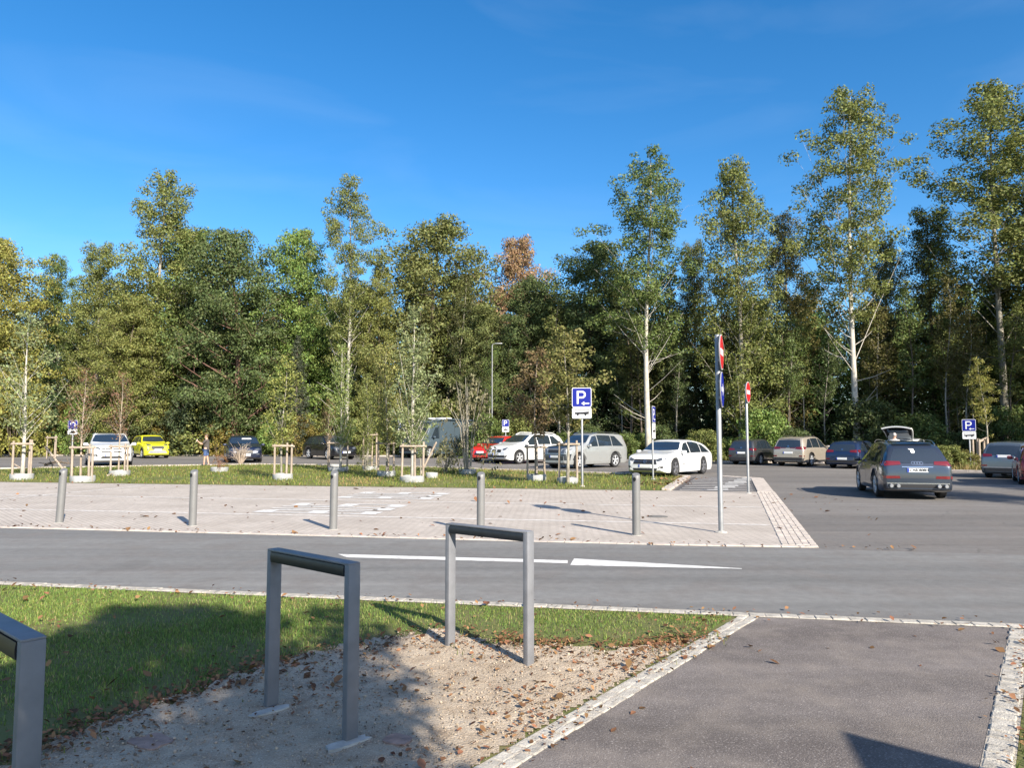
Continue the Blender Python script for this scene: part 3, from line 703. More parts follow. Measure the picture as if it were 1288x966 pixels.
# ------------------------------------------------------------------ cars
def pchip(xs, ys, x):
    xs = np.array(xs, float); ys = np.array(ys, float); h = np.diff(xs); d = np.diff(ys)/h; m = np.zeros(len(xs)); m[0], m[-1] = d[0], d[-1]
    for i in range(1, len(xs)-1):
        if d[i-1]*d[i] > 0:
            w1, w2 = 2*h[i]+h[i-1], h[i]+2*h[i-1]; m[i] = (w1+w2)/(w1/d[i-1]+w2/d[i])
    x = np.clip(x, xs[0], xs[-1]); i = np.clip(np.searchsorted(xs, x)-1, 0, len(h)-1); t = (x-xs[i])/h[i]
    return (2*t**3-3*t**2+1)*ys[i]+(t**3-2*t**2+t)*h[i]*m[i]+(-2*t**3+3*t**2)*ys[i+1]+(t**3-t**2)*h[i]*m[i+1]
def sat(x): return max(0., min(1., x))
M_glass = mat('tinted_glass', (.018, .026, .036), .05, 0, 1.0, spec=.8)
M_tyre = mat('tyre_rubber', (.016, .016, .017), .8)
M_rim = mat('alloy_rim', (.50, .51, .52), .4, .35)
M_rimd = mat('dark_alloy_rim', (.17, .17, .18), .35, .4)
M_plastic = mat('black_plastic', (.02, .02, .022), .55)
M_under = mat('underbody', (.008, .008, .009), .9)
M_lamp = mat('headlamp_glass', (.13, .14, .15), .12, .4, 1.0)
M_tail = mat('tail_lamp', (.13, .006, .009), .18, 0, 1.0)
M_chrome = mat('chrome_trim', (.62, .63, .64), .18, 1.0)
M_plate = mat('number_plate_white', (.72, .72, .70), .45)
M_eublue = mat('number_plate_blue', (.02, .05, .35), .45)
M_paper = mat('white_paper', (.75, .75, .72), .7)
_paint = {}
def paint(n, c, metal=.35, rough=.35):
    if n not in _paint: _paint[n] = mat(n+'_car_paint', c, rough, metal, 1.0)
    return _paint[n]
def text_polys(s): return None

class Car:
    """body lofted through cross sections; windows, lamps, doors and trim are cut to outline and laid on it"""
    def __init__(c, name, label, L, W, H, prof, paint_m, loc, yaw, scale, belt=(.62, .60, .56), wb=.585, wr=None, clear=.19, tumble=.26, rim=M_rim, cat='car', cladding=False, tail_round=.86, nose=.70, roof_m=None, group='cars in the car park', front=None, xf=None):
        c.L, c.W, c.H = L, W, H; c.wr = wr or .335; c.clear = clear
        c.t = thing(name, label, cat, (loc[0], loc[1], .004), R(yaw), group); c.t.scale = (scale,)*3
        c.pm = paint_m; c.prof = prof; c.belt = belt; c.wb = wb*L; c.tumble = tumble
        c.xf = (xf if xf is not None else .5*c.wb+.02*L); c.xr = c.xf-c.wb
        h = L/2
        px = [p[0]*h for p in prof]; pz = [p[1]*H for p in prof]
        c.zt_f = lambda x: float(pchip(px, pz, x))
        wx = [-h, -h*.965, -h*.80, -.1*L, h*.62, h*.86, h*.955, h]; wy = [tail_round, .935, .985, 1, .985, .93, .84, nose]
        c.w_f = lambda x: float(pchip(wx, wy, x))*W/2
        bx = [-h, -h*.5, h*.4, h]; bz = [belt[0]*H*.97, belt[0]*H, belt[1]*H, belt[2]*H*.92]
        c.b_f = lambda x: float(pchip(bx, bz, x))
        c.build_body(roof_m)
    def zb(c, x):
        h = c.L/2; z = c.clear
        e = sat((abs(x)-h*.86)/(h*.14)); z += .10*e*e
        for xc in (c.xf, c.xr):
            d = abs(x-xc); r = c.wr*1.14
            if d < r: z = max(z, c.wr+sqrt(r*r-d*d)*.98)
        return z
    def section(c, x):
        zb, zt, w = c.zb(x), c.zt_f(x), c.w_f(x)
        zs = min(c.b_f(x), zt-.035); zb = min(zb, zs-.12)
        u = sat((zt-zs)/(c.H-c.b_f(0))); k = sat((zt-zs)/.30); wt = w*(.93-(c.tumble-.07)*u)
        q = [(0, zb), (.78*w, zb), (.955*w, zb+.02), (.99*w, zb+.30*(zs-zb)), (w, zb+.66*(zs-zb)), (.982*w, zs-.05*(1-.3*k)), (.955*w, zs)]
        q += [((.948*w+wt)/2+.012*k, (zs+zt-.05*k)/2), (wt+.004, zt-.085*k-.008), (wt*.93, zt-.028*k), (wt*.55, zt+.004), (0, zt+.012)]
        P = [Vector((y, z, 0)) for y, z in q]; out = []
        for i in range(len(P)-1):
            a, b = P[i], P[i+1]; p0 = P[max(i-1, 0)]; p3 = P[min(i+2, len(P)-1)]
            sharp = i in (0, 1)
            for s in range(3):
                t = s/3
                if sharp: v = a.lerp(b, t)
                else:
                    m1, m2 = (b-p0)*.4, (p3-a)*.4
                    v = a*(2*t**3-3*t*t+1)+m1*(t**3-2*t*t+t)+b*(-2*t**3+3*t*t)+m2*(t**3-t*t)
                out.append((max(0, v.x), v.y))
        out.append(q[-1]); return out
    def build_body(c, roof_m):
        h = c.L/2; xs = set(np.linspace(-h, h, 46).round(4)) | {-h+.012, -h+.035, -h+.07, h-.012, h-.035, h-.07, h-.11}
        for xc in (c.xf, c.xr):
            r = c.wr*1.14
            for a in np.linspace(0, pi, 13): xs.add(round(xc+r*cos(a), 4))
            xs |= {xc+r+.004, xc-r-.004}
        xs = sorted(x for x in xs if -h <= x <= h); vs, fs = [], []; n = None
        for x in xs:
            s = c.section(x); s = s+[(-y, z) for y, z in s[-2:0:-1]]
            n = len(s); vs += [(x, y, z) for y, z in s]
        for i in range(len(xs)-1):
            for k in range(n): fs.append((i*n+k, i*n+(k+1) % n, (i+1)*n+(k+1) % n, (i+1)*n+k))
        fs.append(tuple(range(n))[::-1]); fs.append(tuple((len(xs)-1)*n+k for k in range(n)))
        mb = MB(); mb.add(vs, fs); c.body = mb.build('body', c.pm, c.t, 38)
        me = c.body.data; me.calc_loop_triangles()
        c.bvh = BVHTree.FromPolygons([v.co.copy() for v in me.vertices], [tuple(t.vertices) for t in me.loop_triangles])
        # undertray fills the wheel housings
        mb = MB(); mb.box((0, 0, c.clear+.13), (c.L*.86, c.W*.60, .22)); mb.build('underbody', M_under, c.t)
        for xc in (c.xf, c.xr):
            for s in (-1, 1): c.wheel(xc, s)
    rim_m = M_rim
    def wheel(c, x, s):
        r = c.wr; w = .205; y = s*(c.W/2-.125)
        mb = MB(); mb.lathe([(r*.70, -w/2), (r*.93, -w/2), (r, -w/2+.03), (r, w/2-.03), (r*.93, w/2), (r*.70, w/2), (r*.69, w*.3), (r*.69, -w*.3), (r*.70, -w/2)], 28, 'Y', cap=False); o = mb.build('wheel', M_tyre, c.t, 40, (x, y, r))
        mb = MB(); f = s*w*.34
        mb.lathe([(r*.685, s*w*.48), (r*.63, s*w*.47), (r*.61, s*w*.25), (r*.61, -s*w*.3)], 28, 'Y', cap=False)
        for k in range(5):
            a = 2*pi*k/5+.3
            for da in (-.13, .13):
                p0 = Vector((r*.10*cos(a), f*1.15, r*.10*sin(a))); p1 = Vector((r*.64*cos(a+da), f*1.22, r*.64*sin(a+da)))
                mb.tube([p0, p1], [.032, .026], 6)
        mb.lathe([(r*.16, f*.6), (r*.15, f*1.35)], 14, 'Y'); mb.build('rim', c.rim_use if hasattr(c, 'rim_use') else M_rim, o, 40)
        mb = MB(); mb.lathe([(r*.66, -s*.03), (r*.66, -s*.02)], 24, 'Y'); mb.build('hub_back', M_under, o)
    def patch(c, poly, side, name, m, parent=None, off=.006, depth=.02, cell=.09, smooth=40):
        """outline on a view plane, laid on the body. side: 'F','B' poly=(y,z); 'L','R' poly=(x,z); 'T' poly=(x,y)"""
        ax = {'F': 0, 'B': 0, 'L': 1, 'R': 1, 'T': 2}[side]; sg = {'F': 1, 'B': -1, 'L': 1, 'R': -1, 'T': 1}[side]
        def up(u, v, d): return Vector((d, u, v)) if ax == 0 else (Vector((u, d, v)) if ax == 1 else Vector((u, v, d)))
        bm = bmesh.new(); f = bm.faces.new([bm.verts.new((u, v, 0)) for u, v in poly])
        us = [p[0] for p in poly]; vv = [p[1] for p in poly]
        for a in np.arange(min(us)+cell, max(us)-.01, cell): bmesh.ops.bisect_plane(bm, geom=bm.verts[:]+bm.edges[:]+bm.faces[:], plane_co=(a, 0, 0), plane_no=(1, 0, 0))
        for a in np.arange(min(vv)+cell, max(vv)-.01, cell): bmesh.ops.bisect_plane(bm, geom=bm.verts[:]+bm.edges[:]+bm.faces[:], plane_co=(0, a, 0), plane_no=(0, 1, 0))
        dirv = up(0, 0, -sg); last = None; res = {}
        bm.verts.index_update()
        for v in bm.verts:
            hit = c.bvh.ray_cast(up(v.co.x, v.co.y, sg*8), dirv)
            if hit[0] is not None: res[v.index] = (hit[0], hit[1])
        if not res: bm.free(); return None
        mean = sum((up(0, 0, 1).dot(p) for p, _ in res.values()))/len(res)
        for v in bm.verts:
            if v.index in res: p, nn = res[v.index]
            else: p, nn, _, _ = c.bvh.find_nearest(up(v.co.x, v.co.y, mean))
            if nn.dot(dirv) > 0: nn = -nn
            v.co = p+nn*off
        e = [e for e in bm.edges if e.is_boundary]; r = bmesh.ops.extrude_edge_only(bm, edges=e)
        for v in [g for g in r['geom'] if isinstance(g, bmesh.types.BMVert)]: v.co += dirv*depth
        mb = MB(); mb.bm(bm); return mb.build(name, m, parent or c.t, smooth)
    def sides(c, poly, name, m, parent=None, **k):
        return [c.patch(poly, s, name, m, parent[i] if parent else None, **k) for i, s in enumerate('LR')]
    def mirror(c, polys): return [[(-y, z) for y, z in p[::-1]] for p in polys]
    def lamp_pair(c, poly, side, name, m, **k):
        for p in (poly, [(-y, z) for y, z in poly[::-1]]): c.patch(p, side, name, m, **k)
    def doors(c, cuts, z0, win, win_cuts, m_glass=M_glass, handle=True, panel=True):
        """cuts: x of the door edges from front to rear; win: side window outline (x,z); win_cuts: x ranges of the panes"""
        for sd in 'LR':
            ds = []
            for xa, xb in zip(cuts[:-1], cuts[1:]):
                zt = c.b_f((xa+xb)/2)-.015
                poly = [(xb+.008, z0), (xa-.008, z0), (xa-.008, c.b_f(xa)-.03), (xb+.008, c.b_f(xb)-.03)]
                for xc in (c.xr, c.xf):  # keep clear of the wheel housing
                    r = c.wr*1.2
                    if abs(xb-xc) < r+.02 and xb > xc-r:
                        zz = c.wr+sqrt(max(0, r*r-(xb-xc)**2)); poly = [(xc+r+.02, z0), (xa-.008, z0), (xa-.008, c.b_f(xa)-.03), (xb+.008, c.b_f(xb)-.03), (xb+.008, zz+.02)]
                d = c.patch(poly, sd, 'door', c.pm, off=.004, depth=.008)
                ds.append(d)
                if handle and d:
                    hz = c.b_f(xb)-.10; s = 1 if sd == 'L' else -1
                    mb = MB(); yy = c.w_f(xb+.16)*.99*s; mb.box((xb+.17, yy+.006*s, hz), (.20, .035, .028), bev=.008); mb.build('door_handle', c.pm, d, 40)
            for i, (xa, xb) in enumerate(win_cuts):
                bm = bmesh.new(); bm.faces.new([bm.verts.new((u, v, 0)) for u, v in win])
                for a, sgn in ((xa, 1), (xb, -1)):
                    bmesh.ops.bisect_plane(bm, geom=bm.verts[:]+bm.edges[:]+bm.faces[:], plane_co=(a, 0, 0), plane_no=(sgn, 0, 0), clear_outer=True)
                fc = bm.faces[:]
                if fc: pl = [(v.co.x, v.co.y) for v in fc[0].verts]
                bm.free()
                if fc:
                    par = ds[i] if i < len(ds) and ds[i] else None
                    c.patch(pl, sd, 'side_window', m_glass, par, off=.005, depth=.012)
    def screens(c, wf, wr, m_glass=M_glass):
        """wf, wr = (z low, z high, half width low, half width high) of windscreen and rear window"""
        for side, q, n in (('F', wf, 'windscreen'), ('B', wr, 'rear_window')):
            if q:
                a, b, y0, y1 = q; m_ = (a+b)/2
                c.patch([(-y0, a+.01), (-y0*.5, a-.012), (0, a-.018), (y0*.5, a-.012), (y0, a+.01), ((y0+y1)/2+.012, m_), (y1, b-.02), (y1*.92, b), (0, b+.015), (-y1*.92, b), (-y1, b-.02), (-(y0+y1)/2-.012, m_)], side, n, m_glass, off=.006, depth=.015, cell=.08)
    def mirrors(c, x, z):
        for s in (-1, 1):
            mb = MB(); mb.box((x, s*(c.W/2+.075), z+.02), (.13, .20, .14), bev=.045); mb.tube([(x+.02, s*(c.W/2-.06), z-.02), (x, s*(c.W/2+.03), z)], .03, 6); mb.build('wing_mirror', c.pm, c.t, 50)
    def plate(c, side, z, w=.52, h=.11, text=None, eu=True, y=0, red=False):
        p = c.patch([(-w/2+y, z-h/2), (w/2+y, z-h/2), (w/2+y, z+h/2), (-w/2+y, z+h/2)], side, 'number_plate', M_plate, off=.014, depth=.03, cell=.6)
        if not p: return
        vs = [v.co for v in p.data.vertices]; x = (max if side == 'F' else min)(v.x for v in vs)
        sg = 1 if side == 'F' else -1
        if eu:
            yl = -sg*(-w/2)*-1 if False else (w/2 if side == 'B' else -w/2)
            mb = MB(); mb.box((x+sg*.002, (yl-.022 if side == 'B' else yl+.022)+y, z), (.006, .042, h*.98)); mb.build('country_band', M_eublue, p)
        if text:
            cu = bpy.data.curves.new('plate_text', 'FONT'); cu.body = text; cu.size = h*.95; cu.align_x = 'CENTER'; cu.align_y = 'CENTER'; cu.extrude = .001; cu.offset = .002
            o = bpy.data.objects.new('plate_text_source', cu); COL.objects.link(o)
            dg = bpy.context.evaluated_depsgraph_get(); me = bpy.data.meshes.new_from_object(o.evaluated_get(dg)); bpy.data.objects.remove(o); bpy.data.curves.remove(cu)
            me.materials.clear(); q = link('plate_text', me, M_signblack, p)
            q.rotation_euler = (pi/2, 0, pi/2 if side == 'F' else -pi/2); q.location = (x+sg*.003, y-(.02 if side == 'B' else -.02), z)
    def rails(c, x0, x1, y, m=M_chrome):
        for s in (-1, 1):
            pts = [(x, s*y, c.zt_f(x)+(.05 if 0 < i < 6 else -.01)) for i, x in enumerate(np.linspace(x0, x1, 7))]
            mb = MB(); mb.tube(pts, .018, 6); mb.build('roof_rail', m, c.t, 50)
    def cladding(c, m=M_plastic, sill=True):
        """dark arch lips and sills"""
        for sd in 'LR':
            for xc in (c.xf, c.xr):
                r0, r1 = c.wr*1.15, c.wr*1.32; n = 12; A = [R(8+164*k/n) for k in range(n+1)]
                for a, b in [(A[0:5], 0), (A[4:9], 0), (A[8:13], 0)]:
                    pass
                pl = [(xc+r1*cos(a), c.wr+r1*sin(a)*.97) for a in A]+[(xc+r0*cos(a), c.wr+r0*sin(a)*.98) for a in A[::-1]]
                c.patch(pl, sd, 'arch_trim', m, off=.012, depth=.03, cell=.5)
            if sill:
                x0, x1 = c.xr+c.wr*1.25, c.xf-c.wr*1.25
                c.patch([(x0, c.clear+.025), (x1, c.clear+.025), (x1, c.clear+.14), (x0, c.clear+.14)], sd, 'sill_trim', m, off=.012, depth=.02, cell=.3)
HATCH = [(-1, .46), (-.985, .60), (-.955, .66), (-.80, .90), (-.70, .955), (-.45, .985), (-.1, 1.0), (.08, .985), (.2, .94), (.52, .685), (.60, .655), (.85, .575), (.955, .50), (.99, .42), (1, .36)]
SUV = [(-1, .44), (-.99, .60), (-.965, .68), (-.86, .90), (-.78, .955), (-.5, .99), (-.15, 1.0), (.08, .985), (.18, .945), (.50, .70), (.58, .675), (.85, .61), (.955, .545), (.99, .45), (1, .38)]
ESTATE = [(-1, .46), (-.985, .60), (-.95, .67), (-.82, .82), (-.66, .905), (-.42, .965), (-.1, 1.0), (.06, .985), (.17, .94), (.46, .69), (.55, .665), (.82, .60), (.95, .52), (.99, .42), (1, .36)]
MPV = [(-1, .45), (-.99, .58), (-.965, .66), (-.87, .86), (-.78, .945), (-.45, .99), (-.10, 1.0), (.04, .985), (.16, .94), (.52, .69), (.60, .66), (.87, .57), (.96, .49), (.99, .42), (1, .36)]
def side_glass(c, x0, x1, x2, x3, zoff=.02, top=.075, rear_drop=.0):
    """outline: front bottom x0, front top x1, rear top x2, rear bottom x3"""
    b = lambda x: c.b_f(x)+zoff
    P = [(x3, b(x3)), ((x0+x3)/2, b((x0+x3)/2)), (x0, b(x0))]
    for u in (.0, .25, .5, .75, 1.): x = x1+(x2-x1)*u; P.append((x, min(c.zt_f(x)-top, c.H-top-.01)-rear_drop*u**3))
    return P

cars = []
# white SUV facing the camera, far left
M_wp = paint('white', (.66, .66, .65), .0, .3)
c = Car('parked_car', 'white SUV with dark roof facing the camera, left of the yellow car', 4.42, 1.80, 1.52, SUV, M_wp, (-23.1, 42.5), -58, 1.22); cars.append(c)
def dress(c, suv=True, front='grille', tail=.0, plate_text=None, top=.085):
    L, H, W = c.L, c.H, c.W; h = L/2
    pr = np.array([(p[0]*h, p[1]*H) for p in c.prof])
    xs = [p[0] for p in c.prof]
    # windscreen foot and head, read from the profile
    foot = [p for p in c.prof if p[0] > .4][0]; head = [p for p in c.prof if p[0] > .1][0]
    z0 = foot[1]*H+.03; z1 = c.zt_f(head[0]*h)-.015
    wt = W/2*(.93-(c.tumble-.07))
    c.screens((z0, z1, W*.405, wt*.90), (c.b_f(-h*.9)+.04, c.zt_f(-h*.80)-.055, W*.37, wt*.82))
    xA = foot[0]*h-.16; xAt = head[0]*h-.03
    win = side_glass(c, xA, xAt, -h*.60, -h*.84, top=top, rear_drop=.05)
    d0 = c.xf-c.wr*1.3; dm = (c.xf+c.xr)/2-.06; d1 = c.xr+c.wr*.55
    c.doors([d0, dm, d1], c.clear+.13, win, [(d0+.4, dm+.035), (dm-.035, d1+.06), (d1-.0, -h*.9)])
    c.mirrors(xA-.02, c.b_f(xA)+.06)
sg = lambda c: c
dress(c)
h = c.L/2; H = c.H
c.patch([(-.50, .955*H), (.50, .955*H), (.50, .985*H), (-.50, .985*H)], 'F', 'roof_edge', M_glass, cell=.1)
c.patch([(-h*.72, -.55), (h*.12, -.55), (h*.12, .55), (-h*.72, .55)], 'T', 'roof_panel', M_glass, off=.008, cell=.1)
c.lamp_pair([(.42, .80), (.50, .74), (.76, .78), (.80, .90), (.62, .90)], 'F', 'headlight', M_lamp)
g = c.patch([(-.40, .63), (.40, .63), (.43, .72), (.38, .80), (-.38, .80), (-.43, .72)], 'F', 'grille', M_plastic, off=.012)
for z in (.715,):
    c.patch([(-.38, z-.008), (.38, z-.008), (.38, z+.008), (-.38, z+.008)], 'F', 'grille_bar', M_chrome, g, off=.022, cell=.2)
c.patch([(.07*cos(a), .715+.07*sin(a)) for a in np.linspace(0, 2*pi, 16, endpoint=False)], 'F', 'badge', M_chrome, g, off=.03)
c.lamp_pair([(.52, .46), (.78, .46), (.80, .58), (.60, .57)], 'F', 'air_intake', M_plastic)
c.patch([(-.45, .36), (.45, .36), (.36, .47), (-.36, .47)], 'F', 'lower_intake', M_plastic)
c.plate('F', .52, .52, .11); c.cladding(sill=True)

# yellow small SUV
c = Car('parked_car', 'bright yellow small car parked at the far left behind the white SUV', 4.1, 1.77, 1.63, SUV, paint('yellow', (.62, .60, .02), 0, .3), (-28.0, 57.4), -50, 1.08); cars.append(c); dress(c)
c.lamp_pair([(.36, .92), (.44, .86), (.74, .90), (.77, 1.0), (.5, .99)], 'F', 'headlight', M_lamp)
c.patch([(-.36, .63), (.36, .63), (.44, .75), (.36, .86), (-.36, .86), (-.44, .75)], 'F', 'grille', M_plastic)
c.patch([(-.62, .36), (.62, .36), (.5, .56), (-.5, .56)], 'F', 'lower_bumper', M_steel, off=.012)
c.lamp_pair([(.62, .55), (.76, .55), (.76, .66), (.62, .66)], 'F', 'fog_lamp', M_lamp); c.plate('F', .60); c.cladding()

# dark blue hatchback
c = Car('parked_car', 'dark blue hatchback facing the camera beside the dead brown bush', 4.28, 1.82, 1.46, HATCH, paint('navy', (.008, .012, .035), .2, .3), (-17.6, 48.5), -66, 1.17); cars.append(c); dress(c)
c.lamp_pair([(.42, .70), (.52, .63), (.76, .66), (.80, .76), (.60, .77)], 'F', 'headlight', M_lamp)
c.patch([(-.34, .50), (.34, .50), (.40, .60), (.30, .68), (-.30, .68), (-.40, .60)], 'F', 'grille', M_plastic)
c.patch([(-.36, .695), (.36, .695), (.36, .712), (-.36, .712)], 'F', 'grille_trim', M_chrome, off=.012)
c.lamp_pair([(.56, .42), (.70, .42), (.70, .50), (.56, .50)], 'F', 'fog_lamp', M_lamp); c.plate('F', .43)
c.patch([(-.10, 1.24), (.40, 1.24), (.36, 1.30), (-.10, 1.30)], 'F', 'sun_strip', M_paper, off=.012)

# black hatchback
c = Car('parked_car', 'black hatchback behind the pale trunk sapling with two stems', 4.1, 1.72, 1.46, HATCH, paint('black', (.008, .008, .010), .1, .3), (-13.4, 54.5), -48, 1.2); cars.append(c); dress(c)
c.lamp_pair([(.40, .68), (.50, .62), (.72, .66), (.76, .77), (.56, .75)], 'F', 'headlight', M_lamp)
c.patch([(-.34, .50), (.34, .50), (.36, .58), (-.36, .58)], 'F', 'grille', M_plastic); c.plate('F', .44)

# camper van
VAN = [(-1, .30), (-.992, .60), (-.985, .93), (-.96, .975), (-.5, 1.0), (.2, 1.0), (.40, .985), (.50, .94), (.74, .56), (.80, .52), (.93, .44), (.975, .37), (.995, .28), (1, .22)]
c = Car('camper_van', 'blue grey camper van with small white window behind the saplings', 5.9, 2.05, 2.55, VAN, paint('slate_blue', (.055, .080, .100), .1, .45), (-5.7, 58.8), -131, 1.17, belt=(.50, .48, .42), wr=.36, clear=.25, tumble=.15, tail_round=.93, nose=.75, cat='van'); cars.append(c)
c.screens((1.43, 2.32, .86, .72), None)
c.patch([(1.02, 1.28), (1.72, 1.28), (1.30, 2.0), (1.02, 2.0)], 'L', 'cab_window', M_glass); c.patch([(1.02, 1.28), (1.72, 1.28), (1.30, 2.0), (1.02, 2.0)], 'R', 'cab_window', M_glass)
w = c.patch([(-2.25, 1.75), (-1.45, 1.75), (-1.45, 2.2), (-2.25, 2.2)], 'L', 'side_window', M_paper, off=.03, depth=.05)
c.patch([(-.12, 1.0), (.02, 1.0), (.02, 1.12), (-.12, 1.12)], 'L', 'door_handle', M_plastic, off=.012)
for x in (.95, -.45): c.patch([(x-.012, .5), (x+.012, .5), (x+.012, 2.2), (x-.012, 2.2)], 'L', 'door_seam', M_plastic, off=.004)
c.patch([(-.9, .45), (.9, .45), (.86, .85), (-.86, .85)], 'F', 'front_bumper', M_plastic, off=.012); c.lamp_pair([(.55, .86), (.84, .86), (.86, 1.12), (.66, 1.12)], 'F', 'headlight', M_lamp)
c.mirrors(1.55, 1.35)
mb = MB(); mb.box((-.3, 0, 2.62), (.9, .75, .14), bev=.04); mb.box((1.1, .2, 2.60), (.5, .5, .10), bev=.04); mb.build('roof_vent', M_signwhite, c.t, 40)
mb = MB(); mb.tube([(1.35, .88, 2.42), (.2, .96, 2.56), (-2.4, .96, 2.5)], .06, 6); mb.build('awning', c.pm, c.t, 40)

# red hatchback
c = Car('parked_car', 'red hatchback mostly hidden behind the white people carrier', 4.1, 1.72, 1.47, HATCH, paint('red', (.55, .022, .012), .05, .3), (-.75, 49.2), -124, 1.14); cars.append(c); dress(c)
c.lamp_pair([(.40, .68), (.48, .60), (.74, .64), (.76, .80), (.58, .78)], 'F', 'headlight', M_lamp); c.patch([(-.40, .40), (.40, .40), (.34, .52), (-.34, .52)], 'F', 'grille', M_plastic)
c.lamp_pair([(.55, .36), (.70, .36), (.70, .44), (.55, .44)], 'F', 'fog_lamp', M_lamp); c.plate('F', .56)

# white people carrier
c = Car('parked_car', 'white people carrier between the red hatchback and the silver SUV', 4.34, 1.80, 1.56, MPV, M_wp, (.9, 45.95), -136, 1.18); cars.append(c); dress(c)
c.lamp_pair([(.38, .76), (.46, .69), (.76, .74), (.82, .86), (.58, .82)], 'F', 'headlight', M_lamp)
for s in (-1, 1):
    g = c.patch([(s*.19+dx*.15, .66+dz*.075) for dx, dz in ((-1, -.8), (.9, -.9), (1, .8), (-.8, 1))], 'F', 'kidney_grille', M_plastic, off=.016)
c.patch([(-.66, .33), (.66, .33), (.74, .44), (-.74, .44)], 'F', 'lower_intake', M_plastic, off=.008); c.plate('F', .50); c.rails(-1.6, .2, .60, M_wp)

# silver SUV with dark bonnet
XT = [(-1, .44), (-.99, .62), (-.975, .70), (-.92, .92), (-.86, .965), (-.5, .995), (-.1, 1.0), (.08, .985), (.17, .945), (.44, .70), (.52, .675), (.86, .62), (.955, .56), (.99, .46), (1, .38)]
c = Car('parked_car', 'silver SUV with dark bonnet behind the sapling and the bus parking sign', 4.63, 1.79, 1.69, XT, paint('silver', (.40, .41, .40), .5, .35), (3.9, 39.3), -136, 1.07, wr=.36); cars.append(c); dress(c)
M_dg = paint('dark_grey', (.045, .05, .058), .4, .4)
c.patch([(1.05, -.70), (1.25, -.76), (2.12, -.66), (2.22, -.4), (2.22, .4), (2.12, .66), (1.25, .76), (1.05, .70)], 'T', 'bonnet', M_dg, off=.006, cell=.08)
c.patch([(-.80, .40), (.80, .40), (.83, .70), (-.83, .70)], 'F', 'front_bumper', M_dg, off=.006, cell=.07)
c.lamp_pair([(.42, .80), (.45, .72), (.78, .74), (.80, .94), (.55, .93)], 'F', 'headlight', M_lamp); c.patch([(-.38, .74), (.38, .74), (.40, .90), (-.40, .90)], 'F', 'grille', M_plastic, off=.012)
c.plate('F', .58); c.rails(-1.9, .2, .60); c.cladding(paint('silver', (.40, .41, .40)), sill=False)
c.lamp_pair([(.62, 1.10), (.74, 1.08), (.70, 1.44), (.60, 1.44)], 'B', 'tail_light', M_tail)

# white estate
c = Car('parked_car', 'white low estate car parked at the end of the grass island', 4.69, 1.83, 1.44, ESTATE, M_wp, (6.8, 31.8), -127, 1.04, wr=.34, clear=.15); c.rim_use = M_rimd; cars.append(c); dress(c, top=.075)
for o in list(c.t.children):
    if o.name.startswith('wheel'):
        for q in o.children:
            if q.name.startswith('rim'): q.data.materials[0] = M_rimd
c.lamp_pair([(.42, .66), (.54, .60), (.78, .66), (.83, .74), (.62, .74)], 'F', 'headlight', M_lamp)
g = c.patch([(-.50, .50), (.50, .50), (.44, .68), (-.44, .68)], 'F', 'grille', M_plastic, off=.010)
c.patch([(-.48, .58), (.48, .58), (.48, .605), (-.48, .605)], 'F', 'grille_bar', M_chrome, g, off=.02); c.patch([(.075*cos(a), .592+.075*sin(a)) for a in np.linspace(0, 2*pi, 16, endpoint=False)], 'F', 'badge', M_chrome, g, off=.03)
c.patch([(-.48, .25), (.48, .25), (.52, .34), (-.52, .34)], 'F', 'lower_intake', M_plastic); c.lamp_pair([(.56, .34), (.72, .34), (.74, .42), (.62, .42)], 'F', 'air_intake', M_plastic); c.plate('F', .43)
for sd in 'LR': c.patch([(.62, .47), (.90, .47), (.90, .50), (.62, .50)], sd, 'door_lettering', M_steel, off=.012, cell=.2)

def rear_dress(c, lamps='bar', z=.60, plate_z=.55, text=None, bumper=True, badge=True):
    W, H, h = c.W, c.H, c.L/2
    zl = z*H
    c.lamp_pair([(.40*W/1.8, zl-.045), (.86*W/1.8, zl-.075), (.89*W/1.8, zl+.085), (.42*W/1.8, zl+.05)], 'B', 'tail_light', M_tail, off=.010)
    x0 = -h
    for sd in 'LR': c.patch([(x0+.10, zl-.06), (x0+.36, zl-.01), (x0+.33, zl+.065), (x0+.11, zl+.08)], sd, 'tail_light', M_tail, off=.009)
    c.plate('B', plate_z*H, text=text)
    if bumper: c.patch([(-.80*W/1.8, .19*H), (.80*W/1.8, .19*H), (.84*W/1.8, .30*H), (-.84*W/1.8, .30*H)], 'B', 'rear_bumper', M_plastic, off=.012)
    c.lamp_pair([(.60*W/1.8, .33*H), (.84*W/1.8, .33*H), (.84*W/1.8, .37*H), (.60*W/1.8, .37*H)], 'B', 'reflector', M_tail, off=.014)
    if badge: c.patch([(.05*cos(a), (z+.06)*H+.05*sin(a)) for a in np.linspace(0, 2*pi, 14, endpoint=False)], 'B', 'badge', M_chrome, off=.012)

